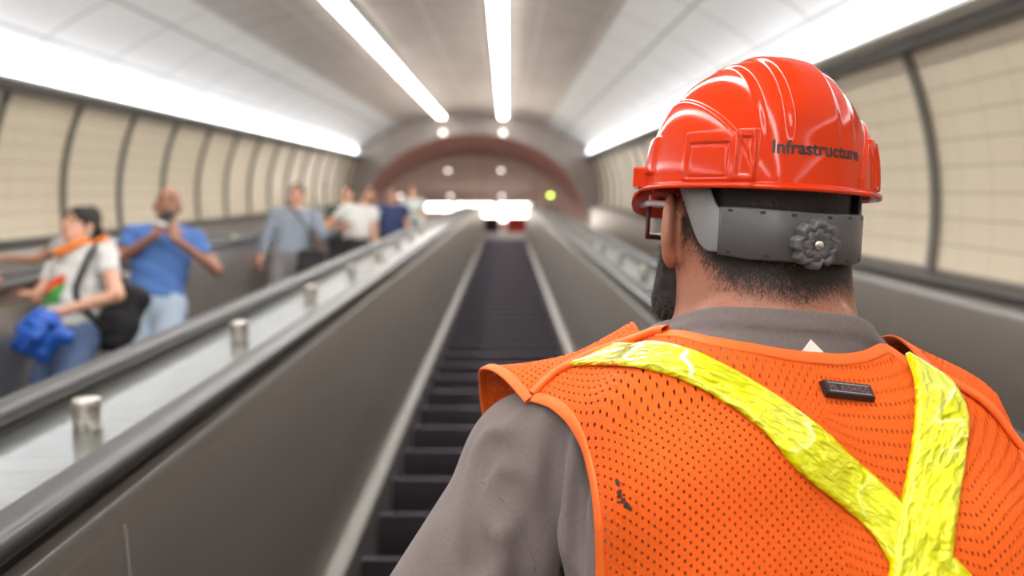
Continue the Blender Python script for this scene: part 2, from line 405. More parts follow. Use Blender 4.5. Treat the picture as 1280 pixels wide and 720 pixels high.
def step_mesh():
    W = .5; pr = []                                                  # side profile in level axes: tread then curved riser
    tread = [(-RUN * 0 + y, 0) for y in (RUN, .012)]
    riser = [(0, -.008), (.004, -.03), (.012, -.08), (.026, -.14), (.045, -.20), (.06, -RISE - .03)]
    prof = tread + riser
    V, F = grid(np.array([[(x, y, z) for y, z in prof] for x in (-W, W)]))
    return V @ R30.T, F
def edge_mesh():
    V, F = grid(np.array([[(x, .02, .0015), (x, -.002, .0), (x, -.003, -.012)] [:3] for x in (-.5, .5)])); return np.array(V) @ R30.T, F
ESC_X = [-3.315, -1.705, -.034, 1.588]
ESC_L = ['leftmost escalator, against the left tile wall', 'escalator carrying most of the passengers, second from the left wall',
         'empty escalator with dark steps rising straight ahead', 'rightmost escalator, against the right tile wall']
S0, S1 = -2.0, SB + 2.6
stm = eem = None
ph = {}
for ei, (ex, lab) in enumerate(zip(ESC_X, ESC_L)):
    root = empty('escalator', lab, 'escalator', M_TUN @ Matrix.Translation((ex, 0, ZS)))
    for k in range(-4, 53):
        if stm is None:
            V, F = step_mesh(); o = link_mesh('step', V, F, m_step, root, smooth=False); stm = o.data
            V, F = edge_mesh(); e = link_mesh('step_edge', V, F, m_step_e, o, smooth=False); eem = e.data
        else:
            o = bpy.data.objects.new('step', stm); COL.objects.link(o); o.parent = root
            e = bpy.data.objects.new('step_edge', eem); COL.objects.link(e); e.parent = o
        o.location = (0, k * PITCHS, 0)
    V, F = box((-.5, 24.15, -.02), (.5, 24.6, .0)); link_mesh('comb_plate', V, F, m_skirt, root, smooth=False)
    V, F = sweep([(-.5, -.02), (.5, -.02)], 24.4, S1); link_mesh('landing_plate', V, F, m_step_e, root, smooth=False)
    for sd in (-1, 1):
        V, F = sweep([(sd * .500, -.25), (sd * .500, .075), (sd * .506, .082), (sd * .545, .088)], S0, S1); link_mesh('skirt', V, F, m_skirt, root, smooth=False)
        s = S0 + .06
        while s < S1 - .3:
            e_ = min(s + (1.80 if s > S0 + .1 else 1.62), S1)
            pr = [(.545, .07), (.545, .088), (.556, .098), (.600, .80), (.602, .812), (.62, .812), (.62, .80), (.58, .088)]
            V, F = sweep([(sd * x, n) for x, n in pr], s + .003, e_ - .003, closed=True); link_mesh('balustrade_panel', V, F, m_pan, root, smooth=False)
            if e_ < S1:
                V, F = sweep([(sd * .5565, .099), (sd * .5545, .099), (sd * .5985, .80), (sd * .6015, .80)], e_ - .004, e_ + .004, closed=True); link_mesh('panel_seam', V, F, m_seam, root, smooth=False)
            s = e_
        pr = [(.598, .812), (.604, .832), (.618, .836), (.620, .856), (.634, .860), (.634, .872), (.662, .872), (.662, .812)]
        V, F = sweep([(sd * x, n) for x, n in pr], S0, S1, closed=True); link_mesh('handrail_guide', V, F, m_guide, root, smooth=False)
        cx, cz = .648, .888; pr = []
        for t in range(20):
            a = 2 * math.pi * t / 20; c_, s_ = math.cos(a), math.sin(a)
            pr.append((cx + .040 * abs(c_)**.7 * (1 if c_ > 0 else -1), cz + .021 * abs(s_)**.8 * (1 if s_ > 0 else -1)))
        V, F = sweep([(sd * x, n) for x, n in pr], S0, S1, closed=True); link_mesh('handrail', V, F, m_rail, root)
# decks between neighbouring escalators, each with its row of studs
for k, lab in enumerate(('polished steel deck between the two escalators on the left', 'polished steel deck with studs beside the empty escalator, on its left',
                         'polished steel deck with studs between the empty and the rightmost escalator')):
    x = (ESC_X[k] + ESC_X[k + 1]) / 2
    root = empty('median_deck', lab, 'escalator deck', M_TUN @ Matrix.Translation((x, 0, ZS)))
    hw = (ESC_X[k + 1] - ESC_X[k]) / 2 - .655
    V, F = sweep([(-hw, .80), (-hw, .852), (-hw + .02, .858), (hw - .02, .858), (hw, .852), (hw, .80)], S0, S1 - .05, closed=True); link_mesh('deck_plate', V, F, m_deck, root, smooth=False)
    s = 1.88 - 1.1 * 2
    off = .0 if k != 1 else -.002
    while s < 24:
        V, F = lathe([(.029, .857), (.029, .914), (.027, .921), (.012, .924)], 24, origin=(off, s, 0)); link_mesh('stud', V, F, m_stud, root); s += 1.1
for s, xx in ((-1, ESC_X[0]), (1, ESC_X[3])):                       # narrow ledges from the outer handrails to the walls
    lo = sorted((xx + s * .662, XC + s * 3.27)); V, F = box((lo[0], S0, ZS + .80), (lo[1], Y1, ZS + .855)); struct(link_mesh('trim_%d' % tn, V, F, m_guide, mw=M_TUN, smooth=False)); tn += 1
# ------------------------------------------------------------------ the worker in front
def C(*v): return c2w(*v)
m_skin = mat('skin', (.50, .235, .155), .5, sss=.0, noise=((60, 60, 60), .10, .25), bdist=.0012)
NC, LSH, RSH = C(.278, .99, -.06), C(.034, 1.035, -.203), C(.395, .870, -.262)
UP = A(0, 0, 1)
LEL, REL = C(-.125, .92, -.44), C(.535, .82, -.42)
LWR, RWR = LEL + A(-.0, .05, -.27), t2w(ESC_X[2] + .64, (1.13 - .225) / .8660, ZS + .955)
NW = NC
PEL = NW + A(.06, -.02, -.56)
# head frame: x right, y forward, z up
HR = MC @ np.array(Matrix.Rotation(11 * D2R, 3, 'Z') @ Matrix.Rotation(3.5 * D2R, 3, 'X') @ Matrix.Rotation(2.5 * D2R, 3, 'Y'))
HO = C(.269, 1.0, .110)
def h2w(p): return HO + np.asarray(p, float) @ HR.T
def w2h(p): return (np.asarray(p, float) - HO) @ HR
M_HEAD = Matrix.Translation(Vector(HO)) @ Matrix(HR.tolist()).to_4x4()
def head_sdf(p):
    q = w2h(p)
    d = ell(q, (0, -.002, .025), (.083, .102, .105))
    d = smin(d, ell(q, (0, .0, -.045), (.086, .088, .075)), .03)
    d = smin(d, ell(q, (0, .045, -.075), (.062, .065, .060)), .03)        # jaw
    d = smin(d, ell(q, (0, .088, -.092), (.028, .022, .022)), .02)        # chin
    for s in (-1, 1): d = smin(d, ell(q, (s * .050, .060, -.045), (.03, .035, .035)), .02)   # cheeks
    q = q + A(0, 0, .022)
    d = smin(d, rc(q, A(0, .100, .000), A(0, .120, -.032), .008, .014), .012)       # nose
    for s in (-1, 1): d = smin(d, ell(q, (s * .013, .112, -.036), (.009, .010, .008)), .006)
    for s in (-1, 1): d = smax(d, -ell(q, (s * .032, .103, .000), (.018, .012, .011)), .008)
    d = smin(d, ell(q, (0, .100, .022), (.055, .016, .010)), .012)
    d = smin(d, ell(q, (0, .106, -.060), (.024, .010, .005)), .005); d = smin(d, ell(q, (0, .104, -.070), (.022, .010, .006)), .004)
    return d
def ear_sdf(p, s):
    q = w2h(p); c = A(s * .087, .000, -.052)
    a = s * 28 * D2R                                                      # flares out behind
    R = np.array(Matrix.Rotation(a, 3, 'Z') @ Matrix.Rotation(-10 * D2R, 3, 'X'))
    l = (q - c) @ R
    d = ell(l, (s * .012, -.004, .004), (.0085, .021, .036))
    d = smin(d, ell(l, (s * .008, .004, -.028), (.0075, .012, .014)), .008)  # lobe
    d = smax(d, -ell(l, (s * .023, .000, .004), (.008, .013, .024)), .004)
    return smin(d, rc(q, A(s*.075, .006, -.052), A(s*.09, .004, -.052), .014, .010), .01)
def neck_sdf(p):
    d = rc(p, h2w((0, -.010, -.055)), C(.277, 1.0, -.11), .087, .102)
    roll = rc(p, C(.225, .938, -.044), C(.312, .928, -.044), .039, .037)
    return smin(d, roll, .005)
RTOR = np.array(Matrix.Rotation(18 * D2R, 3, 'Z'))
def torso_sdf(p, o=0.):
    p0 = p; p = NW + (p - NW) @ RTOR
    d = ell(p, NW + A(.005, .045, -.22), (.205, .125, .25))
    d = smin(d, ell(p, NW + A(-.10, -.045, -.16), (.10, .07, .13)), .06)
    d = smin(d, ell(p, NW + A(.12, -.05, -.17), (.10, .07, .13)), .06)
    d = smin(d, ell(p, NW + A(.03, .06, -.42), (.19, .17, .2)), .08)
    d = smin(d, rc(p0, NW + A(-.02, .01, -.045), LSH, .088, .080), .05)
    d = smin(d, rc(p0, NW + A(.01, .01, -.050), RSH, .086, .080), .05)
    p = p0
    d = smin(d, ell(p, PEL + A(0, .03, 0), (.19, .15, .15)), .08)
    return d
def arm_sdf(p, sh, el, wr):
    d = rc(p, sh, el, .066, .050); d = smin(d, rc(p, el, wr, .047, .029), .02); return d
def hand_sdf(p, wr, d_, nrm, side, curl=.5, s=1.):                        # palm plus five fingers; d_ along the hand, nrm out of the palm
    d_ = d_ / np.linalg.norm(d_); nrm = nrm - d_ * (nrm @ d_); nrm /= np.linalg.norm(nrm); t = np.cross(nrm, d_) * side
    R = np.stack([d_, t, nrm], 1); c = wr + d_ * .052 * s
    d = ell(p, c, A(.056, .042, .017) * s, R)
    for k, (off, ln) in enumerate(((-.030, .068), (-.011, .076), (.009, .071), (.028, .055))):
        b = wr + d_ * .088 * s + t * off * s; a = curl * (.9 + .1 * k)
        p1 = b + (d_ * math.cos(a * .5) + nrm * math.sin(a * .5)) * ln * .45 * s
        p2 = p1 + (d_ * math.cos(a * 1.5) + nrm * math.sin(a * 1.5)) * ln * .32 * s
        p3 = p2 + (d_ * math.cos(a * 2.4) + nrm * math.sin(a * 2.4)) * ln * .23 * s
        f = np.minimum(np.minimum(rc(p, b, p1, .0095*s, .0088*s), rc(p, p1, p2, .0088*s, .008*s)), rc(p, p2, p3, .008*s, .007*s)); d = smin(d, f, .004)
    b = wr + d_ * .025 * s - t * .030 * s; p1 = b + (d_ * .6 - t * .7 + nrm * .35) * .04 * s; p2 = p1 + (d_ * .8 - t * .25 + nrm * .5) * .034 * s
    f = np.minimum(rc(p, b, p1, .013*s, .0105*s), rc(p, p1, p2, .0105*s, .0085*s)); return smin(d, f, .008)
LHD = A(.0, .15, -1); RHD = A(0, 1, .35)
def collar_plane(p):                                                       # > 0 above the neck opening
    q = (p - CAM) @ MC; n = A(.09, .30, 1.); n = n / np.linalg.norm(n)
    return (q - A(.285, .91, -.028)) @ n
def worker_sdf(p):
    d = smin(head_sdf(p), neck_sdf(p), .022)
    d = smin(d, torso_sdf(p) + .004, .028)
    for s in (-1, 1): d = smin(d, ear_sdf(p, s), .005)
    for sh, el, wr in ((LSH, LEL, LWR), (RSH, REL, RWR)): d = smin(d, arm_sdf(p, sh, el, wr), .02)
    return d
lo, hi = NW + A(-.30, -.28, -.22), NW + A(.42, .28, .34)
Vb, Fb = solid(worker_sdf, A(HO[0]-.16, HO[1]-.22, NW[2]-.14), A(HO[0]+.20, HO[1]+.2, HO[2]+.17), .0045)
parts_ = [(Vb, Fb)]
def limb(f, pts, h, pad=.1):
    pts = np.array(pts); return solid(f, pts.min(0) - pad, pts.max(0) + pad, h)
larm = lambda p: smin(arm_sdf(p, LSH, LEL, LWR), hand_sdf(p, LWR, LHD, A(1, 0, .1), 1, .5), .012)
rarm = lambda p: smin(arm_sdf(p, RSH, REL, RWR), hand_sdf(p, RWR, RHD, A(0, .35, -1), 1, .55), .012)
TOE_Z = None
# tread the worker stands on
kst = int(math.floor((PEL[1] + .02 - t2w(0, 0, ZS)[1]) / RUN))
TR = t2w(0, kst * PITCHS, ZS)
HIPL, HIPR = PEL + A(-.095, .03, -.04), PEL + A(.095, .03, -.04)
ANL, ANR = A(HIPL[0] - .02, TR[1] + .15, TR[2] + .095), A(HIPR[0] + .02, TR[1] + .16, TR[2] + .095)
KNL, KNR = (HIPL + ANL) / 2 + A(0, .03, 0), (HIPR + ANR) / 2 + A(0, .03, 0)
def legs(p):
    d = 1e3
    for h_, k_, a_ in ((HIPL, KNL, ANL), (HIPR, KNR, ANR)): d = np.minimum(d, smin(rc(p, h_, k_, .092, .062), rc(p, k_, a_, .062, .044), .03))
    return smin(d, ell(p, PEL + A(0, .03, 0), (.185, .145, .14)), .05)
parts_.append(solid(lambda p: smin(torso_sdf(p) + .006, legs(p) + .01, .03), PEL - A(.28, .25, .75), NW + A(.34, .25, -.1), .022))
parts_.append(limb(larm, [LSH, LEL, LWR + LHD * .15], .007)); parts_.append(limb(rarm, [RSH, REL, RWR + A(0, .17, 0)], .007))
V, F = join(*parts_)
worker = tag(link_mesh('person', V, F, m_skin), 'bearded worker seen from behind in orange mesh vest, grey t-shirt and red hard hat', 'person')

# skin shading: darker stubble on nape and flushed ear are the skin's own colours
nb = NB(m_skin)
x_, y_, z_ = nb.uv('Object')
for L in list(nb.b.inputs['Base Color'].links): nb.nt.links.remove(L)
nb.l(nb.mix(nb.noise((25, 25, 25)), (.33, .13, .08), (.46, .20, .125)), nb.b.inputs['Base Color'])

def strands(name, f, region, n, length, width, m, parent, down, jitter=.5, lift=.12, seed=1, box_=None, curl=0.):
    r = np.random.default_rng(seed); me = worker.data; P = np.array([v.co[:] for v in me.vertices][:len(Vb)])
    wgt = region(P); ids = np.where(r.random(len(P)) < wgt)[0] if False else r.choice(len(P), n, p=wgt / wgt.sum())
    p = P[ids] + r.normal(0, .0025, (n, 3)); g = grad(f, p); p = p - g * f(p)[:, None]
    dn = down(p) + r.normal(0, jitter, (n, 3)); dn -= g * (dn * g).sum(1)[:, None]; dn /= np.linalg.norm(dn, axis=1)[:, None]
    dn = dn + g * lift * (1 + r.random((n, 1))); sd = np.cross(dn, g); sd /= np.linalg.norm(sd, axis=1)[:, None]
    L = length * (.6 + .8 * r.random((n, 1))); c = r.normal(0, curl, (n, 1))
    mid = p + dn * L * .5 + g * .0006; tip = p + dn * L + sd * c * L + g * .0004; w_ = sd * width / 2
    V = np.stack([p - w_, p + w_, mid + w_ * .8, mid - w_ * .8, tip], 1).reshape(-1, 3); b = np.arange(n)[:, None] * 5
    F = [tuple(q) for q in (b + np.array([[0, 1, 2, 3]]))] + [tuple(q) for q in (b + np.array([[3, 2, 4]]))]
    return tag(link_mesh(name, V, F, m, parent, smooth=False), kind='stuff')
m_hair = mat('dark_hair', (.022, .014, .012), .55, noise=((250, 250, 90), .3, .8), bdist=.003)
m_strand = mat('dark_hair_strand', (.03, .019, .016), .5)
hd = lambda p: smin(head_sdf(p), neck_sdf(p), .022)
def hairline(q):                                                           # > 0 where the head is covered by dense hair
    az = np.abs(np.arctan2(q[:, 0], -q[:, 1]))                              # 0 at the back
    zl = -.088 + .012 * np.clip(az / .5, 0, 1) + .040 * np.clip((az - .7) / .5, 0, 1) + .05 * np.clip((az - 1.45) / .3, 0, 1)
    side = np.where((az > 1.35) & (az < 1.75), .02, 0)
    return q[:, 2] - zl + side * 0
def hair_sdf(p):
    q = w2h(p); d = head_sdf(p) - .0055 + .004 * np.clip(1 - hairline(q) / .03, 0, 1)
    d = smax(d, -(np.minimum(ear_sdf(p, -1), ear_sdf(p, 1)) - .007), .004)
    return smax(smax(d, -hairline(q), .004), q[:, 1] - .055, .01)
V, F = solid(hair_sdf, HO - A(.14, .16, .14), HO + A(.14, .16, .17), .004); tag(link_mesh('hair', V, F, m_hair, worker))
dwn = lambda p: np.tile(-HR[:, 2], (len(p), 1))
def r_nape(P):
    q = w2h(P); h = hairline(q); sx = (q[:, 1] < .02) & (np.minimum(ear_sdf(P, -1), ear_sdf(P, 1)) > .010) & (np.abs(hd(P)) < .004)
    return sx * np.where(h > 0, .5, np.exp(-(h / .017)**2)) * (h > -.06) * (h < .035) + 1e-12
strands('hair', hd, r_nape, 15000, .0075, .00042, m_strand, worker, dwn, .55, .10, 3)
strands('hair', hd, lambda P: (lambda q, h: (q[:, 1] < .035) * (np.minimum(ear_sdf(P, -1), ear_sdf(P, 1)) > .006) * (np.abs(hd(P)) < .004) * np.exp(-(np.clip(-h, 0, 1) / .030)**2) * (h < 0) * (h > -.075) + 1e-12)(w2h(P), hairline(w2h(P))), 4200, .0055, .00030, m_strand, worker, dwn, .7, .08, 8)
# beard
def beard_sdf(p):
    q = w2h(p)
    d = ell(q, (0, .050, -.118), (.082, .072, .078)); d = smin(d, ell(q, (0, .085, -.165), (.05, .045, .05)), .03)
    for s in (-1, 1): d = smin(d, rc(q, A(s * .080, .030, -.04), A(s * .074, .045, -.13), .012, .024), .015)
    d = smax(d, .012 - q[:, 1] - .0 * q[:, 2], .01)                         # nothing behind the jaw
    d = smax(d, -ell(q, (0, .118, -.088), (.022, .02, .006)), .004)
    return smax(d, -ell(q, (0, .10, -.020), (.062, .06, .052)), .01)
m_beard = mat('black_beard', (.02, .015, .014), .6, noise=((160, 160, 60), .3, 1.), bdist=.006)
V, F = solid(beard_sdf, HO - A(.13, .1, .24), HO + A(.13, .2, .06), .004); tag(link_mesh('beard', V, F, m_beard, worker))
def r_beard(P): return 1 + 0 * P[:, 0]
r_ = np.random.default_rng(9); VB = V[r_.choice(len(V), 7000)]
g = grad(beard_sdf, VB); q = w2h(VB); dn = -HR[:, 2] * .8 - HR[:, 1] * .2 + r_.normal(0, .5, VB.shape) + g * .35; dn /= np.linalg.norm(dn, axis=1)[:, None]
sd = np.cross(dn, g); sd /= np.linalg.norm(sd, axis=1)[:, None] + 1e-9; tip = VB + dn * (.012 * (.5 + r_.random((len(VB), 1))))
Vs = np.stack([VB - sd * .0003, VB + sd * .0003, tip], 1).reshape(-1, 3)
tag(link_mesh('beard', Vs, np.arange(len(Vs)).reshape(-1, 3), m_strand, worker, smooth=False), kind='stuff')
# eyes behind the glasses
m_eye = mat('eye_white', (.75, .72, .7), .2)
for s in (-1, 1):
    V, F = lathe([(.002, -.0105), (.008, -.007), (.0105, 0), (.008, .007), (.002, .0105)], 16); link_mesh('eye', h2w(V + A(s * .031, .094, -.022)), F, m_eye, worker)

# grey t-shirt
m_shirt = mat('grey_tshirt_cotton', (.185, .155, .15), .95, sheen=.1); nb = NB(m_shirt)
hn = nb.m('ADD', nb.noise((900, 900, 900), detail=2), nb.m('MULTIPLY', nb.noise((9, 9, 4), detail=3), 4.))
nb.bump(hn, .35, .0022); nb.l(nb.mix(nb.noise((350, 350, 350), detail=4), (.13, .103, .098), (.195, .158, .15)), nb.b.inputs['Base Color'])
SLV = .62
def sleeve(p, sh, el):
    e = sh + (el - sh) * SLV; ax = (el - sh) / np.linalg.norm(el - sh)
    d = rc(p, sh, sh + (el - sh) * .95, .079, .080)
    return smax(d, (p - e) @ ax, .004)
FOLDS = [(C(.0, .96, -.25), C(.03, .90, -.42), .012), (C(.055, .95, -.12), C(.045, .91, -.30), .008), (C(-.06, .95, -.27), C(-.03, .90, -.40), .008), (C(.02, .95, -.12), C(-.01, .92, -.22), .008), (C(.045, .93, -.105), C(.015, .905, -.30), .012), (C(.085, .91, -.13), C(.07, .87, -.33), .014), (C(-.02, .96, -.17), C(-.035, .915, -.27), .009),
         (C(-.005, .93, -.21), C(.055, .87, -.31), .010)]
def shirt_sdf(p):
    d = torso_sdf(p) - .008; ns = smin(neck_sdf(p), d, .03)
    d = smin(d, neck_sdf(p) - .0075, .03)
    for sh, el in ((LSH, LEL), (RSH, REL)): d = smin(d, sleeve(p, sh, el), .022)
    for a, b, r in FOLDS:
        f = rc(p, a, b, r, r * .7); d = d + .0055 * np.exp(-np.clip(f, 0, 1)**2 / .00010) - .005 * np.exp(-(np.clip(f - .018, -1, 1))**2 / .00015)
    cp = collar_plane(p)
    d = d - .0022 * np.clip((cp + .026) / .003, 0, 1) + .0022 * np.exp(-((cp + .024) / .0022)**2) + .0012 * np.exp(-((cp + .008) / .0015)**2)
    rn = np.linalg.norm(p - (HO + (NW - HO) * np.clip((p - HO) @ (NW - HO) / ((NW - HO) @ (NW - HO)), 0, 1.3)[:, None]), axis=1)
    return smax(d, np.minimum(cp, .135 - rn), .003)
shirt_cut = lambda p: smax(shirt_sdf(p), (PEL[2] - .10) - p[:, 2], .004)
V, F = solid(shirt_cut, A(min(LSH[0], LEL[0]) - .13, PEL[1] - .3, PEL[2] - .14), A(REL[0] + .13, NW[1] + .3, NW[2] + .1), .006)
V2, F2 = V, F
# where the collar and creases matter, keep only detail from a second, finer shell of the same surface
shirt = tag(link_mesh('t_shirt', V, F, m_shirt, worker))
# stitched sleeve seam
sp_ = pxray(shirt_sdf, [(556, 584), (580, 590), (606, 604), (630, 626), (648, 652), (660, 680), (668, 712)]); sp_ = sp_[np.abs(shirt_sdf(sp_)) < .002]; s_ = np.concatenate([[0], np.cumsum(np.linalg.norm(np.diff(sp_, axis=0), axis=1))]); t_ = np.linspace(0, s_[-1], 40)
sp_ = np.stack([np.interp(t_, s_, sp_[:, i]) for i in range(3)], 1); V, F = tube(sp_, .0013, 8); link_mesh('sleeve_seam', V, F, m_shirt, shirt)
# white garment tag sticking out of the collar
m_lab = mat('white_fabric_tag', (.8, .78, .7), .8)
b_ = pxray(shirt_sdf, [(1000, 440), (1012, 424), (1028, 440)]); b_ = b_ - MC[:, 1] * .003
V = np.concatenate([b_, b_ - MC[:, 1] * .001]); link_mesh('garment_tag', V, [(0,1,2), (5,4,3), (0,3,4,1), (1,4,5,2), (2,5,3,0)], m_lab, worker, smooth=False)
# trousers and boots (below the frame)
m_tr = mat('navy_work_trousers', (.03, .035, .06), .9); m_boot = mat('tan_boot_leather', (.16, .09, .04), .7)
def trous(p):
    d = legs(p) - .012; a = np.maximum(d, (ANL[2] + .0) - p[:, 2]); return smax(a, p[:, 2] - (PEL[2] + .05), .004)
V, F = solid(trous, A(PEL[0]-.32, PEL[1]-.28, TR[2]), A(PEL[0]+.32, PEL[1]+.35, PEL[2]+.09), .014); link_mesh('trousers', V, F, m_tr, worker)
for an in (ANL, ANR):
    f = lambda p: np.maximum(smin(rc(p, an + A(0, 0, .06), an + A(0, .0, -.04), .058, .055), ell(p, an + A(0, .09, -.055), (.052, .12, .05)), .04), TR[2] + .001 - p[:, 2])
    V, F = solid(f, an - A(.1, .12, .12), an + A(.1, .25, .16), .008); link_mesh('boot', V, F, m_boot, worker)
# ------------------------------------------------------------------ orange mesh vest
m_vest = mat('orange_mesh_fabric', (.90, .125, .010), .8, spec=.25); nb = NB(m_vest); u, v, _ = nb.uv()
P_ = .0092
def cellpos(c, per, off=0.):
    return nb.m('MULTIPLY', nb.m('SUBTRACT', nb.m('FRACT', nb.m('ADD', nb.m('DIVIDE', c, per), 50. + off)), .5), per)
def holes(offu, offv):
    a = nb.m('DIVIDE', cellpos(u, P_, offu), .00092); b = nb.m('DIVIDE', cellpos(v, P_, offv), .0015)
    return nb.m('LESS_THAN', nb.m('ADD', nb.m('MULTIPLY', a, a), nb.m('MULTIPLY', b, b)), 1.)
hole = nb.m('MAXIMUM', holes(0, 0), holes(.5, .5))
tr = nb.n('ShaderNodeBsdfTransparent'); ms = nb.n('ShaderNodeMixShader'); out = nb.nt.nodes['Material Output']
nb.l(hole, ms.inputs[0]); nb.l(nb.b.outputs[0], ms.inputs[1]); nb.l(tr.outputs[0], ms.inputs[2]); nb.l(ms.outputs[0], out.inputs[0])
kn = nb.m('ADD', nb.m('MULTIPLY', nb.m('SINE', nb.m('MULTIPLY', u, 2 * math.pi / .0023)), nb.m('SINE', nb.m('MULTIPLY', v, 2 * math.pi / .0031))), nb.m('MULTIPLY', nb.noise((7, 7, 5), detail=3), 9))
nb.bump(kn, .3, .0004)
m_bind = mat('orange_binding_tape', (.93, .155, .015), .6, noise=((500, 500, 500), .05, .2), bdist=.0006)
def vest_sdf(p):
    d = torso_sdf(p) - .019
    d = smin(d, rc(p, LSH + A(.035, 0, -.005), LSH + A(-.005, -.01, -.05), .102, .095), .03); d = smin(d, rc(p, RSH + A(0, 0, -.005), RSH + A(.02, -.01, -.05), .097, .09), .03)
    sh0 = torso_sdf(p) - .008
    for sh, el in ((LSH, LEL), (RSH, REL)): sh0 = smin(sh0, sleeve(p, sh, el), .022)
    d = smin(d, sh0 - .014, .008)
    return d - .0030 * np.sin(p[:, 0] * 46 + p[:, 2] * 22 + 1.2) * np.clip((NW[2] - p[:, 2]) / .3, 0, 1) - .002 * np.sin(p[:, 0] * 18 - p[:, 2] * 55) 
RID = None
def origin(X):                                                             # axis under the shoulder ridge
    X = np.asarray(X, float); xs = [LSH[0] - .1, LSH[0], NW[0], RSH[0], RSH[0] + .1]
    y = np.interp(X, xs, [LSH[1], LSH[1], NW[1] + .01, RSH[1], RSH[1]]); z = np.interp(X, xs, [LSH[2] - .05, LSH[2] - .02, NW[2] - .10, RSH[2] - .02, RSH[2] - .05])
    return np.stack([X, y, z], 1)
def vs(X, s):                                                              # s: 0 up, 1 level backwards, then down; negative to the front
    X = np.asarray(X, float).ravel(); s = np.asarray(s, float).ravel(); O = origin(X)
    a = np.clip(s, -1, 1) * math.pi / 2; dr = np.clip(np.abs(s) - 1, 0, None) * .15
    D = np.stack([0 * a, -np.sin(a), np.cos(a)], 1); O = O - np.stack([0 * a, 0 * a, dr], 1)
    H = hitray(vest_sdf, O + D * .42, -D, 1.); far = ((H - O) * D).sum(1) < .03; H[far] = (O + D * .03)[far]; return H
def hit_xs(uv):
    p = pxray(vest_sdf, uv); O = origin(p[:, 0]); d = p - O
    s = np.arctan2(-d[:, 1], d[:, 2]) / (math.pi / 2); s = np.where(d[:, 2] < 0, 1 - d[:, 2] / .15, s); return p[:, 0], s
# outline of the back panel: shoulder seams and neckline along the top, armholes at the sides
topL = hit_xs([(668, 496), (700, 466), (740, 446), (775, 434), (805, 424), (828, 418)]); neck = hit_xs([(850, 418), (880, 426), (920, 433), (965, 441), (1015, 448), (1060, 449), (1085, 445), (1100, 437)])
topR_x = np.array([.369, .386, .42, .44, .465, .50]); topR_s = np.array([.25, .215, .20, .20, .19, .18])
tX = np.concatenate([topL[0], neck[0], topR_x]); tS = np.concatenate([topL[1], neck[1], topR_s]); o_ = np.argsort(tX); tX, tS = tX[o_], tS[o_]
armL = hit_xs([(664, 496), (692, 503), (714, 522), (731, 555), (742, 600), (748, 650), (752, 715)])
aS = np.concatenate([armL[1], [2.6, 3.6]]); aX = np.concatenate([armL[0], [armL[0][-1] - .01, armL[0][-1] - .06]]); o_ = np.argsort(aS); aS, aX = aS[o_], aX[o_]
arS = np.array([0, .3, .7, 1.0, 1.5, 2.2, 3.6]); arX = np.array([.487, .49, .49, .49, .485, .48, .50])
SB_ = 3.9                                                                  # hem
NU, NV = 150, 150
X0, X1 = aX[0], arX[0]
tt = np.linspace(0, 1, NV); uu = np.linspace(0, 1, NU)
Gx = np.zeros((NU, NV)); Gs = np.zeros((NU, NV))
XL_t = np.interp(0, [0], [0])
for i, a in enumerate(uu):
    x = X0 + (X1 - X0) * a                                                 # start on the top outline, relax to the side edges going down
    for j, t in enumerate(tt):
        s_top = np.interp(x, tX, tS); s = s_top + (SB_ - s_top) * t
        xl = np.interp(s, aS, aX); xr = np.interp(s, arS, arX)
        Gs[i, j] = s; Gx[i, j] = xl + (xr - xl) * a
# keep the top row true to the outline
for i in range(NU):
    for _ in range(4): 
        s0 = np.interp(Gx[i, 0], tX, tS); xl = np.interp(s0, aS, aX); xr = np.interp(s0, arS, arX); Gx[i, 0] = xl + (xr - xl) * uu[i]
    Gs[i] = s0 + (SB_ - s0) * tt
    Gx[i] = np.interp(Gs[i], aS, aX) + (np.interp(Gs[i], arS, arX) - np.interp(Gs[i], aS, aX)) * uu[i]
PB = vs(Gx, Gs).reshape(NU, NV, 3)
du = np.linalg.norm(np.diff(PB, axis=0), axis=2); dv = np.linalg.norm(np.diff(PB, axis=1), axis=2)
dvc = np.concatenate([np.zeros((NU, 1)), np.cumsum(dv, axis=1)], 1)
U = np.stack([PB[:, :, 0] * 1.0, -PB[:, :, 2] + 0 * dvc], -1)
U[:, :, 1] = dvc.mean(0)[None, :] * .0 + np.interp(Gs, np.linspace(Gs.min(), Gs.max(), 50), np.linspace(0, (Gs.max() - Gs.min()) * .155, 50))
V, F = grid(PB); vest = link_mesh('vest', V, F[:, ::-1], m_vest, worker, uv=U.reshape(-1, 2))
sol = vest.modifiers.new('thickness', 'SOLIDIFY'); sol.thickness = .0012; sol.offset = -1
# front panels, open at the throat
def sstep(a, b, x): t = np.clip((x - a) / (b - a), 0, 1); return t * t * (3 - 2 * t)
def front(xa, xb, xi, flare):
    n, m = 40, 70; P = []
    for i, a in enumerate(np.linspace(0, 1, n)):
        row = []
        for j, t in enumerate(np.linspace(0, 1, m)):
            x = xa + (xb - xa) * a; s1 = np.interp(x, tX, tS); s = s1 * (1 - t) + (-3.6) * t
            row.append((x + (xi - xa) * (1 - a) * sstep(.8, 2.0, -s), s))
        P.append(row)
    P = np.array(P); Q = vs(P[:, :, 0], P[:, :, 1]).reshape(n, m, 3)
    if flare is not None:                                                              # the outer edge stands off the sleeve
        k = np.clip(1 - np.linspace(0, 1, n) / .5, 0, 1)[:, None] ** 1.3 * np.clip(np.linspace(0, 1, m) * 9, 0, 1)[None, :] * np.clip(1.5 - np.linspace(0, 1, m) * 2.5, 0, 1)[None, :]
        Q += k[:, :, None] * flare
    return Q
FL = front(armL[0][0] - .002, float(tX[len(topL[0]) - 1]) - .012, .10, A(-.052, .01, .012)); FR = front(.487, .412, .47, None)
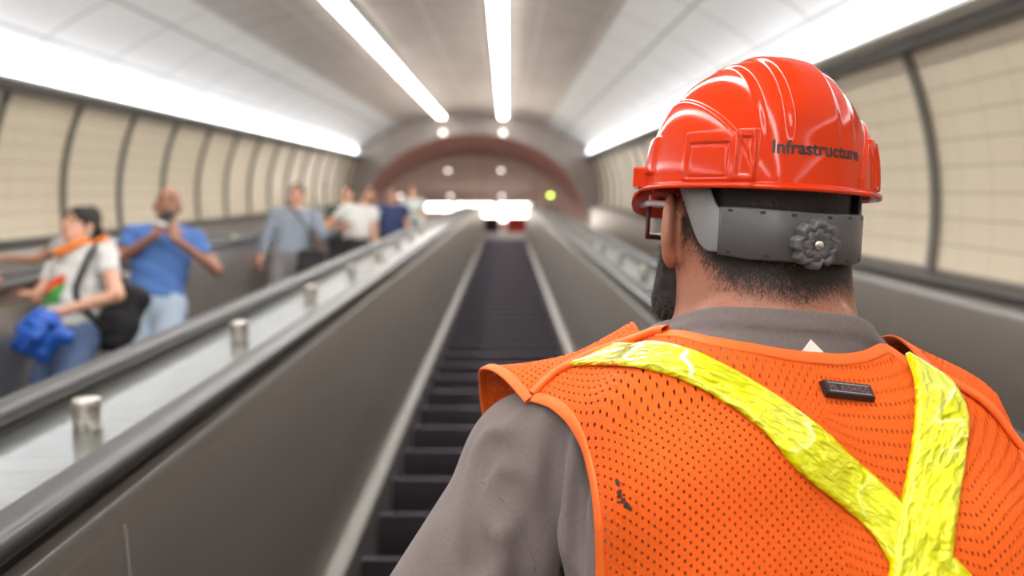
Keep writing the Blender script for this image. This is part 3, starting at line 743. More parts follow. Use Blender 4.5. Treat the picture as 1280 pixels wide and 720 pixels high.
for Q in (FL, FR):
    V, F = grid(Q); n, m = Q.shape[:2]; uvf = np.stack([Q[:, :, 0], Q[:, :, 2]], -1).reshape(-1, 2)
    o = link_mesh('vest_front', V, F, m_vest, vest, uv=uvf); sol = o.modifiers.new('thickness', 'SOLIDIFY'); sol.thickness = .0012
def ribbon(pts, nrm, wid, thk=.003, n=None):                               # flat tape along a curve; wid lies in the surface
    pts = np.asarray(pts); T = np.gradient(pts, axis=0); T /= np.linalg.norm(T, axis=1)[:, None]; nrm = nrm / np.linalg.norm(nrm, axis=1)[:, None]
    B = np.cross(T, nrm); B /= np.linalg.norm(B, axis=1)[:, None]; P = []
    for a in np.linspace(0, 2 * math.pi, 13)[:-1]:
        c, s = math.cos(a), math.sin(a); c = math.copysign(abs(c)**.5, c); s = math.copysign(abs(s)**.7, s)
        P.append(pts + B * c * wid / 2 + nrm * s * thk / 2)
    P.append(P[0]); V, F = grid(np.stack(P, 1)); return V, F
def smooth_curve(p, n=80):
    p = np.asarray(p, float); s = np.concatenate([[0], np.cumsum(np.linalg.norm(np.diff(p, axis=0), axis=1))]); t = np.linspace(0, s[-1], n)
    q = np.stack([np.interp(t, s, p[:, i]) for i in range(3)], 1)
    for _ in range(6): q[1:-1] = (q[:-2] + 2 * q[1:-1] + q[2:]) / 4
    return q
def vn(p): return grad(vest_sdf, p, .003)
ie = [i for i in range(NU) if tX[len(topL[0]) - 1] - .008 <= PB[i, 0, 0] <= .392]
ncur = smooth_curve(PB[ie, 0]); V, F = ribbon(ncur, vn(ncur), .0125, .004); link_mesh('binding', V, F, m_bind, vest)
acur = smooth_curve(PB[0, :110]); V, F = ribbon(acur, vn(acur), .013, .004); link_mesh('binding', V, F, m_bind, vest)
acur = smooth_curve(PB[-1, :110]); V, F = ribbon(acur, vn(acur), .012, .004); link_mesh('binding', V, F, m_bind, vest)
fcur = smooth_curve(FL[0, :48]); V, F = ribbon(fcur, vn(fcur), .012, .004); link_mesh('binding', V, F, m_bind, vest)
for Q in (FR,):
    fcur = smooth_curve(Q[-1, :40]); V, F = ribbon(fcur, vn(fcur), .012, .004); link_mesh('binding', V, F, m_bind, vest)
il = [i for i in range(NU) if PB[i, 0, 0] <= tX[len(topL[0]) - 1] + .006]
scur = smooth_curve(PB[il, 0] + vn(PB[il, 0]) * .003 + A(0, .004, .003)); V, F = ribbon(scur, vn(scur), .010, .007); link_mesh('shoulder_seam', V, F, m_bind, vest)
ir = [i for i in range(NU) if PB[i, 0, 0] >= .388]; scur = smooth_curve(PB[ir, 0] + vn(PB[ir, 0]) * .003); V, F = ribbon(scur, vn(scur), .010, .006); link_mesh('shoulder_seam', V, F, m_bind, vest)

# yellow reflective stripes crossing on the back
m_yel = mat('yellow_vinyl_stripe', (.85, .88, .0), .12, coat=1.); nb = NB(m_yel); u, v, _ = nb.uv()
# crinkles and the pressed honeycomb of the vinyl
hx = nb.m('MAXIMUM', nb.m('MAXIMUM', nb.line(u, .030, .0008), nb.line(nb.m('ADD', u, v), .030, .0008)), nb.line(nb.m('SUBTRACT', u, v), .030, .0008))
n1 = nb.noise((34, 60, 1), which='UV', detail=3); n2 = nb.noise((90, 170, 1), which='UV', detail=3)
rdg = nb.m('ABSOLUTE', nb.m('SUBTRACT', n1, .5)); 
h = nb.m('ADD', nb.m('ADD', nb.m('MULTIPLY', rdg, -5.), nb.m('MULTIPLY', n2, .3)), nb.m('MULTIPLY', hx, -.12))
bmp = nb.bump(h, .9, .0045)
nb.l(nb.mix(n2, (.84, .86, .0), (.92, .92, .0)), nb.b.inputs['Base Color'])
nb.b.inputs['Emission Strength'].default_value = 0
def strip(e1, e2, n=90, m=14, off=.0055, seg='reflective_stripe'):
    def dens(e):
        e = np.array(e, float); s = np.concatenate([[0], np.cumsum(np.hypot(*np.diff(e, axis=0).T))]); t = np.linspace(0, s[-1], n)
        q = np.stack([np.interp(t, s, e[:, 0]), np.interp(t, s, e[:, 1])], 1)
        for _ in range(8): q[1:-1] = (q[:-2] + 2 * q[1:-1] + q[2:]) / 4
        return q
    a = pxray(vest_sdf, dens(e1)); b = pxray(vest_sdf, dens(e2))
    P = np.stack([a + (b - a) * t for t in np.linspace(0, 1, m)], 1).reshape(-1, 3)
    for _ in range(4): P = P - vn(P) * vest_sdf(P)[:, None]
    P = P.reshape(n, m, 3); t = np.linspace(-1, 1, m); edge = np.clip((1 - np.abs(t)) / .12, 0, 1)
    r = np.random.default_rng(2); puff = .0012 * np.sin(np.linspace(0, 1, n) * 37)[:, None] * np.cos(t * 2)[None] 
    P = P + vn(P.reshape(-1, 3)).reshape(n, m, 3) * (off * (.45 + .55 * edge)[None, :, None] + puff[:, :, None])
    L = np.concatenate([[0], np.cumsum(np.linalg.norm(np.diff(P[:, m // 2], axis=0), axis=1))]); W = np.linspace(0, .05, m)
    U = np.stack(np.meshgrid(L, W, indexing='ij'), -1).reshape(-1, 2)
    V, F = grid(P); o = link_mesh(seg, V, F, m_yel, vest, uv=U); s_ = o.modifiers.new('thickness', 'SOLIDIFY'); s_.thickness = .0016; s_.offset = 0; return P
up1 = [(777, 431), (798, 431), (818, 431), (855, 436), (885, 447), (917, 464), (980, 504), (1042, 551), (1080, 586), (1105, 607), (1124, 626), (1160, 662), (1210, 715), (1240, 755)]
lo1 = [(712, 459), (760, 458), (805, 462), (836, 469), (867, 482), (905, 504), (936, 525), (960, 546), (985, 578), (1011, 603), (1042, 626), (1080, 657), (1098, 680), (1125, 730), (1145, 770)]
strip(up1, lo1)
up2 = [(1129, 446), (1137, 465), (1141, 484), (1142, 515), (1139, 545), (1134, 580), (1127, 620), (1118, 662), (1111, 701), (1104, 760)]
lo2 = [(1150, 459), (1167, 468), (1186, 481), (1198, 497), (1205, 514), (1207, 535), (1205, 557), (1203, 590), (1199, 620), (1194, 660), (1189, 695), (1186, 760)]
strip(up2, lo2, off=.0078)
# black maker's patch with its pinkish lettering between two pale lines
m_pat = mat('black_rubber_patch', (.02, .018, .02), .45); m_pl = mat('pale_patch_line', (.45, .45, .47), .5); m_pt = mat('pinkish_patch_lettering', (.33, .13, .11), .6)
cor = pxray(vest_sdf, [(1022, 478), (1084, 485), (1092, 504), (1030, 497)]); nn = vn(cor).mean(0); cor = cor + nn * .006
cc = cor.mean(0); ex_ = (cor[1] + cor[2] - cor[0] - cor[3]) / 2; ey = (cor[0] + cor[1] - cor[2] - cor[3]) / 2
nn = np.cross(ex_, ey); nn /= np.linalg.norm(nn)
def pp(a, b, h): return cc + ex_ * a + ey * b + nn * h
def pbox(a0, a1, b0, b1, h0, h1, name, m, par, inset=0.):
    V = [pp(a0, b0, h0), pp(a1, b0, h0), pp(a1, b1, h0), pp(a0, b1, h0), pp(a0 + inset, b0 + inset*3, h1), pp(a1 - inset, b0 + inset*3, h1), pp(a1 - inset, b1 - inset*3, h1), pp(a0 + inset, b1 - inset*3, h1)]
    return link_mesh(name, V, [(0,3,2,1),(4,5,6,7),(0,1,5,4),(1,2,6,5),(2,3,7,6),(3,0,4,7)], m, par, smooth=False)
pbox(-.5, .5, -.5, .5, -.005, .0016, 'maker_patch', m_pat, vest, .03)
for b in (.27, -.27): pbox(-.42, .42, b - .02, b + .02, .0014, .0019, 'patch_line', m_pl, vest)
def text_mesh(body, size=1., bold=0., spacing=1.):
    c = bpy.data.curves.new('lettering_source', 'FONT'); c.body = body; c.size = size; c.align_x = 'CENTER'; c.align_y = 'CENTER'; c.offset = bold; c.space_character = spacing; c.resolution_u = 4
    o = bpy.data.objects.new('lettering_source', c); COL.objects.link(o); dg = bpy.context.evaluated_depsgraph_get(); me = o.evaluated_get(dg).to_mesh()
    V = np.array([v.co[:] for v in me.vertices]); F = [tuple(p.vertices) for p in me.polygons]; o.evaluated_get(dg).to_mesh_clear(); bpy.data.objects.remove(o); bpy.data.curves.remove(c)
    V[:, 0] -= (V[:, 0].max() + V[:, 0].min()) / 2; V[:, 1] -= (V[:, 1].max() + V[:, 1].min()) / 2; return V, F
tv, tf = text_mesh('ML KISHIGO', 1., .0, 1.25); k = .78 / (tv[:, 0].max() - tv[:, 0].min())
V = np.array([pp(a * k, b * .34 / .7, .0019) for a, b, _ in tv]); link_mesh('patch_lettering', V, tf, m_pt, vest, smooth=False)
# black scuff on the lower left of the back
m_scuff = mat('black_grime', (.05, .03, .02), .9)
r_ = np.random.default_rng(5); qv = []
for (u0, v0, n, sp) in ((773, 603, 5, 3), (776, 617, 9, 4), (781, 627, 8, 4), (785, 634, 12, 4)):
    for _ in range(n): qv.append((u0 + r_.normal(0, sp * .5), v0 + r_.normal(0, sp * .6)))
pc = pxray(vest_sdf, qv); pn = vn(pc); V = []; F = []
for c, n_ in zip(pc, pn):
    a = np.cross(n_, UP); a /= np.linalg.norm(a); b = np.cross(n_, a); i0 = len(V); rr = r_.uniform(.0008, .0022); k = 7
    V += [c + n_ * .0012 + (a * math.cos(t) + b * math.sin(t) * r_.uniform(.5, 1.1)) * rr for t in np.linspace(0, 2 * math.pi, k + 1)[:-1]]; F.append(tuple(range(i0, i0 + k)))
link_mesh('grime_mark', V, F, m_scuff, vest, smooth=False)
# ------------------------------------------------------------------ red hard hat
m_hat = mat('red_orange_gloss_plastic', (.64, .040, .007), .11, spec=.27, noise=((30, 30, 30), .02, .06), bdist=.001)
m_und = m_hat
hat = empty('hard_hat', 'glossy red-orange hard hat with black lettering, worn by the bearded worker', 'hard hat', M_HEAD)
AX, AY, HT, ZR = .114, .128, .134, -.004
CY = .008
def sstep(a, b, x): t = np.clip((x - a) / (b - a), 0, 1); return t * t * (3 - 2 * t)
def dome(az, t):                                                          # az from the back, + to the right; t 0 rim .. 1 crown
    az = np.asarray(az, float); t = np.asarray(t, float)
    ph = t * math.pi / 2; r = np.cos(ph)**.80; z = ZR + HT * np.sin(ph)**.96
    x = AX * r * np.sin(az); y = CY - AY * r * np.cos(az)
    d = 0.
    # centre ridge with shoulders on both sides, fading before the rim
    ax_ = np.abs(x); fade = sstep(-.005, .04, z - .015 - .015 * (y < 0))
    d = d + fade * (.0045 * (1 - sstep(.020, .030, ax_)) + .003 * (1 - sstep(.044, .052, ax_)))
    # broad side bulge with an arched upper edge
    s_ = (np.abs(az) * 180 / math.pi - 92) / 62; top = .088 * np.sqrt(np.clip(1 - s_**2, 0, 1))
    d = d + .0035 * (1 - sstep(-.004, .004, (z - ZR) - top)) * (np.abs(s_) < 1)
    # accessory slot housings on the sides and the tall oval beside each
    a_ = np.abs(az) * 180 / math.pi
    a0_ = a_; a_ = a_ - 13. * (az > 0) * (a_ < 95)
    def bx(a, w, z0, z1, hh, e=1.6, ez=.0025): return hh * sstep(-w - e, -w, a_ - a) * (1 - sstep(w, w + e, a_ - a)) * sstep(z0 - ez, z0, z - ZR) * (1 - sstep(z1, z1 + ez, z - ZR))
    d = d + bx(52, 13, .002, .047, .0035) - bx(52, 10, .004, .036, .0024, 1.2, .002) + bx(52, 8.5, .006, .033, .0012) + bx(100, 8, .012, .048, .004)
    d = d + bx(34, 4.0, .002, .050, .0035) - bx(34, 2.2, .008, .042, .0025)
    a_ = a0_
    d = d + bx(146, 16, .006, .046, .006)
    # smooth rear bay carrying the lettering
    d = d + .0028 * 0 * sstep(30, 33, a_) * (1 - sstep(.052, .06, z - ZR)) * (a_ < 36) 
    nx, ny, nz = np.sin(az) * np.cos(ph), -np.cos(az) * np.cos(ph), np.sin(ph)
    return np.stack([x + nx * d, y + ny * d, z + nz * d], -1)
NA = 480
az = np.linspace(-math.pi, math.pi, NA + 1); T_ = np.concatenate([np.linspace(1, .62, 60), np.linspace(.62, 0, 120)[1:]])
G = dome(*np.meshgrid(az, T_, indexing='ij'))
a_ = np.abs(az); fr = sstep(1.75, 2.75, a_)                               # 1 towards the visor
def ring(out, dz): 
    b = G[:, -1].copy(); n = np.stack([np.sin(az), -np.cos(az), 0 * az], 1); b = b + n * np.asarray(out).reshape(-1, 1); b[:, 2] = ZR + np.asarray(dz); return b
rings = [ring(.0022 + fr * .007, -.0010 - fr * .001), ring(.0055 + fr * .019, -.0018 - fr * .004), ring(.0072 + fr * .028, -.0026 - fr * .015), ring(.0075 + fr * .032, -.0046 - fr * .022),
         ring(.0068 + fr * .0315, -.0068 - fr * .0250), ring(.0052 + fr * .029, -.0066 - fr * .0220), ring(.0030 + fr * .018, -.0042 - fr * .007), ring(-.0010, -.0030)]
inner_ = [G[:, -1 - k] * A(.965, .965, 1) - A(0, 0, .002) for k in (2, 20, 60, 100, 150)]
V, F = grid(np.concatenate([G, np.stack(rings, 1), np.stack(inner_, 1)], 1)); sh = link_mesh('shell', V, F, m_hat, hat)
# lugs under the rim
def lug(azd, name='strap_lug', w=.007, h=.016, o=-.003):
    a = azd * D2R; b = dome(a, 0.); n = A(math.sin(a), -math.cos(a), 0); t = A(math.cos(a), math.sin(a), 0); c = b + n * o
    V = []; 
    for k in (-1, 1): V += [c + t * w + n * k * .0015 + A(0, 0, 0), c - t * w + n * k * .0015, c - t * w * .8 + n * k * .0015 + A(0, 0, -h), c + t * w * .8 + n * k * .0015 + A(0, 0, -h)]
    o_ = link_mesh(name, V, [(0,1,2,3), (7,6,5,4), (0,4,5,1), (1,5,6,2), (2,6,7,3), (3,7,4,0)], m_hat, hat, smooth=False)
    V, F = lathe([(.0014, 0), (.0014, .001)], 10, n, c + n * .0016 + A(0, 0, -h * .62)); link_mesh('lug_hole', V, F, m_blk, o_)
m_blk = mat('black_plastic', (.01, .01, .01), .5)
lug(-98); lug(-150, w=.006, h=.012, o=.012); lug(98, w=.004, h=.012, o=.005)
# square gutter block at the front left
for s in (-1, 1):
    a = s * 114 * D2R; b = dome(a, .0); n = A(math.sin(a), -math.cos(a), 0); t = A(math.cos(a), math.sin(a), 0); V = []
    for dz, gr in ((-.002, 1.), (.018, 1.), (.020, .93)):
        for i, j in ((-1, -1), (1, -1), (1, 1), (-1, 1)): V.append(b + t * i * .024 * gr + n * (.003 + j * .010 * gr) + A(0, 0, dz))
    F = [(3,2,1,0), (8,9,10,11)] + [(k*4+i, k*4+(i+1)%4, k*4+4+(i+1)%4, k*4+4+i) for k in (0, 1) for i in range(4)]; link_mesh('accessory_block', V, F, m_hat, hat, smooth=False)
# lettering
tv, tf = text_mesh('Infrastructure', 1., .03, 1.02); wd = tv[:, 0].max() - tv[:, 0].min(); m_let = mat('black_lettering', (.015, .008, .008), .45)
TXA0, TXA1, TXZ, TXS = -22 * D2R, 28 * D2R, .031, -.001
def tri_dense(V, F, maxl):                                                 # split so that letters follow the curve
    return V, F
Lp = []
for a, b, _ in tv:
    f = a / wd + .5; azz = TXA0 + (TXA1 - TXA0) * f; z = TXZ + TXS * f * 1.0 + b * (.0995 / wd); Lp.append((azz, z))
Lp = np.array(Lp); tg = np.linspace(0, .8, 400)
zt = ZR + HT * np.sin(tg * math.pi / 2)**.96; tq = np.interp(Lp[:, 1], zt, tg); Pq = dome(Lp[:, 0], tq)
nn_ = np.stack([np.sin(Lp[:, 0]), -np.cos(Lp[:, 0]), .25 + 0 * Lp[:, 0]], 1); nn_ /= np.linalg.norm(nn_, axis=1)[:, None]
link_mesh('lettering', Pq + nn_ * .0006, tf, m_let, hat, smooth=False)
# suspension: pale side arms, dark rear band, ratchet knob
m_band = mat('dark_grey_plastic', (.075, .07, .075), .38, noise=((300, 300, 300), .05, .08), bdist=.0005); m_arm = mat('light_grey_plastic', (.23, .23, .24), .35); m_knob = mat('grey_knob_plastic', (.10, .10, .105), .4)
m_screw = mat('bright_screw_metal', (.8, .76, .7), .25, 1.)
BX, BY = .0965, .113
def bandpt(az, z, o=0.): az = np.asarray(az, float); return np.stack([(BX + o) * np.sin(az), -.002 - (BY + o) * np.cos(az), z + 0 * az], -1)
def band(a0, a1, zb, zt, o, th, name, m, n=60):
    a = np.linspace(a0, a1, n); P = []
    b, t = zb(a), zt(a)
    for (oo_, f) in ((0, 0), (th*.6, .0), (th, .04), (th, .96), (th*.6, 1.), (0, 1.), (0, 0)): P.append(bandpt(a, b + (t - b) * f, o + oo_))
    V, F = grid(np.stack(P, 1)); F = [tuple(q) for q in F]; k = 7; F += [tuple(range(5, -1, -1)), tuple(range((n-1)*k, (n-1)*k + 6))]
    return link_mesh(name, V, F, m, hat)
deg = lambda a: np.abs(a) * 180 / math.pi
ztop = lambda a: -.0305 + .003 * sstep(0, 50, deg(a)); zbot = lambda a: -.079 + .003 * sstep(30, 50, deg(a))
bd = band(-50 * D2R, 50 * D2R, zbot, ztop, .0025, .0035, 'rear_band', m_band)
for s in (-1, 1):
    zb = lambda a: -.073 + .075 * sstep(56, 90, deg(a)); zt2 = lambda a: -.030 + .042 * sstep(50, 66, deg(a))
    band(*(sorted((s * 44 * D2R, s * 106 * D2R))), zb, zt2, .0002, .003, 'side_arm', m_arm)
    strap = [bandpt(np.array([s * k * D2R]), .0 + .03 * (k - 100) / 30, .0)[0] for k in (100, 110, 125, 140)]
for (azd, top) in ((-44, 1), (-27, 1), (-11, 1), (10, 1), (26, 1), (42, 1), (-44, 0), (-24, 0), (26, 0), (42, 0)):
    a = azd * D2R; c = bandpt(np.array([a]), (float(ztop(a)) - .004) if top else float(zbot(np.array([a]))[0]) + .004, .0055)[0]; n = A(math.sin(a), -math.cos(a), 0); t = A(math.cos(a), math.sin(a), 0)
    V = [c + t * i * .0025 + A(0, 0, j * .0013) + n * k * .0008 for k in (0, 1) for (i, j) in ((-1, -1), (1, -1), (1, 1), (-1, 1))]
    link_mesh('band_notch', V, [(0,1,2,3), (7,6,5,4), (0,4,5,1), (1,5,6,2), (2,6,7,3), (3,7,4,0)], m_blk, bd, smooth=False)
KA = 0 * D2R; kc = bandpt(np.array([KA]), -.060, .006)[0]; kn_ = A(math.sin(KA), -math.cos(KA), -.12); kn_ /= np.linalg.norm(kn_)
kt = np.cross(A(0, 0, 1), kn_); kt /= np.linalg.norm(kt); ku = np.cross(kn_, kt)
P = []
for j in range(97):
    th = 2 * math.pi * j / 96; lobe = .0225 + .0022 * math.cos(8 * th) - .0012 * math.cos(16 * th)
    P.append([kc + (kt * math.cos(th) + ku * math.sin(th)) * lobe * f + kn_ * h for f, h in ((1.0, 0), (1.02, .003), (1.0, .011), (.93, .0135), (.72, .0135), (.69, .0118), (.66, .0118), (.64, .0130), (.25, .0130), (.24, .0118), (.01, .0118))])
V, F = grid(np.array(P)); kb = link_mesh('ratchet_knob', V, F, m_knob, hat)
V, F = lathe([(.0048, .0115), (.0048, .0140), (.0035, .0150)], 20, kn_, kc); link_mesh('screw', V, F, m_screw, kb)
# safety glasses
m_gf = mat('dark_red_frame', (.10, .012, .01), .25); m_gw = mat('pale_clear_temple', (.62, .60, .62), .15); m_lens = mat('clear_lens', (.9, .92, .95), .05); m_lens.node_tree.nodes['Principled BSDF'].inputs['Transmission Weight'].default_value = .95
gl = empty('safety_glasses', "pair of safety glasses with pale temples on the worker's ears, under the hat brim", 'glasses', M_HEAD)
for s in (-1, 1):
    V, F = tube([(s * .094, -.005, -.036), (s * .098, .02, -.024), (s * .102, .06, -.022), (s * .098, .100, -.022)], [.003, .0035, .004, .0045], 10); link_mesh('temple', V, F, m_gw, gl)
    P = []
    for u in np.linspace(0, 1, 18):
        a = u * 1.2; P.append([(s * (.006 + .082 * math.sin(a) / math.sin(1.2)), .090 + .040 * math.cos(a) , zz) for zz in np.linspace(-.060, -.020, 8)])
    V, F = grid(np.array(P)); o = link_mesh('lens', V, F, m_lens, gl); so = o.modifiers.new('thickness', 'SOLIDIFY'); so.thickness = .002
    rim = [P[0][i] for i in range(8)] + [p[-1] for p in P] + [P[-1][i] for i in range(7, -1, -1)] + [p[0] for p in P[::-1]]
    V, F = tube(rim, .0026, 8); link_mesh('rim', V, F, m_gf, gl)
V, F = tube([(-.008, .130, -.022), (0, .133, -.020), (.008, .130, -.022)], .0025, 8); link_mesh('bridge', V, F, m_gf, gl)
# ------------------------------------------------------------------ passengers coming down on the neighbouring escalators
SK = {k: mat('skin_' + k, c, .55) for k, c in (('light', (.62, .33, .22)), ('tan', (.50, .25, .16)), ('brown', (.33, .15, .09)))}
def M_(n, c, r=.85): return mat(n, c, r, noise=((40, 40, 40), .12, .2))
CL = dict(white=M_('white_cotton', (.58, .58, .56)), blue=M_('blue_cotton', (.07, .16, .42)), jean=M_('washed_denim', (.42, .50, .60)), denim=M_('dark_denim', (.09, .14, .26)),
          gblue=M_('grey_blue_cotton', (.23, .26, .31)), grey=M_('grey_trousers_cloth', (.20, .19, .19)), green=M_('dark_green_cotton', (.035, .06, .035)), black=M_('black_cloth', (.015, .014, .016)),
          navy=M_('navy_cloth', (.02, .03, .10)), pale=M_('pale_grey_green_cotton', (.45, .50, .47)), orange=M_('orange_cloth', (.85, .22, .02)), shoe=M_('dark_shoe', (.04, .035, .03)), hair=M_('black_hair', (.02, .015, .012)))
m_eye_d = mat('dark_eye', (.03, .02, .018), .25); m_lip = mat('lips', (.42, .13, .10), .5)
def tread_at(ei, d, back=.2):  # ei: escalator                                              # a standing point on the tread nearest to slope distance d
    k = int(round((d - 0) / PITCHS)); p = t2w(ESC_X[ei], k * PITCHS, ZS); return A(p[0], p[1] + back, p[2] + .001)
def figure(label, ei, d, dx, H, yaw, pose, top, bottom, skin='tan', hair='short', h=.012, sleeve=.5, group=None, lean=(0, 0), hemz=.50, skirt=False, tight=0., rad=1.0):
    """pose: hand targets (x, y, z) in body heights, facing -y"""
    base = tread_at(ei, d) + A(dx + (.049 if ei == 1 else .037), 0, 0); s = H / 1.75
    sp = lambda x, y, z: A(x + lean[0] * z / 1.4, y + lean[1] * z / 1.4, z) * s
    head = sp(pose.get('head', 0), -.02, 1.625); nk = sp(0, .01, 1.46); ch = sp(0, 0, 1.25); pe = sp(0, 0, .95)
    SHL, SHR = sp(-.185 * rad, .01, 1.41), sp(.185 * rad, .01, 1.41)
    hips = [sp(-.09, 0, .92), sp(.09, 0, .92)]; ank = [A(-.10, .02, .09) * s, A(.10, -.02, .09) * s]; kne = [(a + b) / 2 + A(0, -.03, 0) for a, b in zip(hips, ank)]
    arms = []
    for sh, (el, wr, hd_, nr), sd in ((SHL, pose['l'], 1), (SHR, pose['r'], -1)): arms.append((sh, A(*el) * s, A(*wr) * s, A(*hd_), A(*nr), sd))
    yr = pose.get('look', 0) * D2R; HRt = np.array(Matrix.Rotation(yr, 3, 'Z'))
    def headf(p):
        q = (p - head) @ HRt / s
        f = ell(q, (0, .012, .03), (.074, .093, .095)); f = smin(f, ell(q, (0, -.012, -.05), (.058, .066, .062)), .03); f = smin(f, ell(q, (0, -.058, -.085), (.026, .02, .022)), .02)
        f = smin(f, rc(q, A(0, -.078, .01), A(0, -.104, -.024), .007, .013), .01)
        for k in (-1, 1):
            f = smax(f, -ell(q, (k * .030, -.092, .012), (.016, .014, .009)), .008); f = smin(f, ell(q, (k * .077, .012, -.01), (.011, .02, .032)), .006)
        f = smin(f, ell(q, (0, -.080, -.052), (.024, .012, .005)), .005); f = smin(f, ell(q, (0, -.079, -.062), (.022, .012, .006)), .004)
        return f * s
    def torso(p, o=0.):
        f = ell(p, ch, A(.165 * rad, .105, .22) * s); f = smin(f, ell(p, (pe + ch) / 2, A(.145 * rad, .105, .18) * s), .05); f = smin(f, ell(p, pe, A(.165 * rad, .115, .13) * s), .05)
        f = smin(f, rc(p, nk + A(0, 0, -.03), SHL, .062 * s, .055 * s), .04); f = smin(f, rc(p, nk + A(0, 0, -.03), SHR, .062 * s, .055 * s), .04); return f
    neckf = lambda p: rc(p, nk - A(0, 0, .05), head + A(0, .01, -.05), .058 * s, .052 * s)
    def armf(p, a): return smin(rc(p, a[0], a[1], .048 * s, .038 * s), rc(p, a[1], a[2], .037 * s, .025 * s), .015)
    def legf(p):
        f = 1e3
        for a, b, c in zip(hips, kne, ank): f = np.minimum(f, smin(rc(p, a, b, .082 * s, .055 * s), rc(p, b, c, .055 * s, .038 * s), .03))
        return f
    def body(p):
        f = smin(torso(p), neckf(p), .03); f = smin(f, headf(p), .02); f = smin(f, legf(p), .04)
        for a in arms: f = smin(f, armf(p, a), .02)
        return f
    allp = np.array([head + A(0, 0, .16), head + A(-.14, -.15, 0), head + A(.14, .15, 0), SHL - .1, SHR + .1] + ank + [x for a in arms for x in (a[1] - .06, a[1] + .06, a[2] - .05, a[2] + .05)] + [pe + A(-.22, -.17, 0), pe + A(.22, .17, 0)])
    P1 = solid(body, A(allp[:, 0].min(), allp[:, 1].min(), .03), allp.max(0) + .02, h * 1.25)
    P2 = solid(lambda p: smin(headf(p), neckf(p), .02), head - A(.12, .14, .12), head + A(.12, .14, .15), h * .55)
    hs = [solid(lambda p, a=a: smin(hand_sdf(p, a[2], a[3], a[4], a[5], pose.get('curl', .7), .92 * s), rc(p, a[1], a[2], .030, .025 * s), .01), a[2] - .2, a[2] + .2, h * .5) for a in arms]
    mw = Matrix.Translation(Vector(base)) @ Matrix.Rotation(yaw * D2R, 4, 'Z')
    V, F = join(P1, P2, *hs); o = tag(link_mesh('person', V, F, SK[skin], mw=mw), label, 'person', group)
    # clothes
    hem = pe[2] + (-.02 if hemz is None else (hemz - .5)) * s
    def shirtf(p):
        f = torso(p) - .013
        for a in arms:
            e = a[0] + (a[1] - a[0]) * min(1, sleeve * 1.0); ax = (a[1] - a[0]) / np.linalg.norm(a[1] - a[0]); g_ = rc(p, a[0], a[1], .060 * s, .056 * s)
            if sleeve < 1: g_ = smax(g_, (p - e) @ ax, .004)
            else: g_ = smin(g_, rc(p, a[1], a[2], .05 * s, .036 * s), .02)
            f = smin(f, g_, .02)
        f = f + .0035 * np.sin(p[:, 2] * 60 + p[:, 0] * 30)
        f = smax(f, hem - p[:, 2], .006); return smax(f, .075 * s - np.linalg.norm((p - nk - A(0, -.035, .045) * s), axis=1), .006)
    V, F = solid(shirtf, allp.min(0) * A(1, 1, 0) + A(-.03, -.05, hem - .03), A(allp[:, 0].max() + .03, allp[:, 1].max() + .05, nk[2] + .06), h * 1.2); link_mesh('shirt', V, F, CL[top], o)
    def pantf(p):
        f = smin(legf(p) - .016, ell(p, pe, A(.165 * rad, .115, .13) * s) - .010, .04); f = smax(f, p[:, 2] - (pe[2] + .06), .005); return smax(f, ank[0][2] - p[:, 2] - .02, .005)
    V, F = solid(pantf, A(-.28, -.2, .02) * s + A(min(lean[0], 0) * .8, min(lean[1], 0), 0), A(.28 + max(lean[0], 0), .2 + max(lean[1], 0), 1.1) * s, h * 1.5); link_mesh('trousers', V, F, CL[bottom], o)
    for a in ank:
        f = lambda p, a=a: np.maximum(smin(rc(p, a, a - A(0, 0, .04), .045 * s, .045 * s), ell(p, a + A(0, -.07, -.055) * s, A(.043, .115, .045) * s), .03), .0 - p[:, 2])
        V, F = solid(f, a - A(.08, .22, .12), a + A(.08, .1, .1), h); link_mesh('shoe', V, F, CL['shoe'], o)
    if hair != 'bald':
        def hairf(p):
            q = (p - head) @ HRt / s; f = ell(q, (0, .014, .03), A(.074, .093, .095) + (.011 if hair != 'short' else .007))
            f = smax(f, .012 - .07 * np.clip((q[:, 1] + (.035 if hair != 'short' else 0.)) / .05, 0, 1) - q[:, 2], .008); f = smax(f, -ell(q, (0, -.115, .01), (.064, .075, .062)), .008)
            if hair == 'bun': f = smin(f, ell(q, (0, .115, .03), (.04, .035, .04)), .015)
            if hair == 'long': f = smin(f, ell(q, (0, .075, -.10), (.075, .035, .13)), .03)
            return f * s
        V, F = solid(hairf, head - A(.14, .2, .3), head + A(.14, .22, .16), h * .6); link_mesh('hair', V, F, CL['hair'], o)
    # face: eyes, brows, lips
    fp = []
    for k in (-1, 1):
        for nm, m, prof, ps, sc in (('eye', m_eye_d, 1, (k * .030, -.078, .010), (.013, .006, .006)), ('eyebrow', CL['hair'], 1, (k * .031, -.081, .030), (.018, .005, .004))):
            V, F = lathe([(.05, -1), (.7, -.7), (1, 0), (.7, .7), (.05, 1)], 10); V = (V * A(*sc) + A(*ps)) * s @ HRt.T + head
            V = V - grad(headf, V) * (headf(V) - (headf(V).min() + .0008 + .0 * V[:, 0]))[:, None] * 0; link_mesh(nm, V, F, m, o)
    V, F = lathe([(.05, -1), (.7, -.7), (1, 0), (.7, .7), (.05, 1)], 12); V = (V * A(.023, .006, .0075) + A(0, -.089, -.057)) * s @ HRt.T + head; link_mesh('lips', V, F, m_lip, o)
    return dict(o=o, mw=mw, s=s, head=head, HR=HRt, shirt=shirtf, arms=arms, nk=nk, pe=pe, ch=ch)
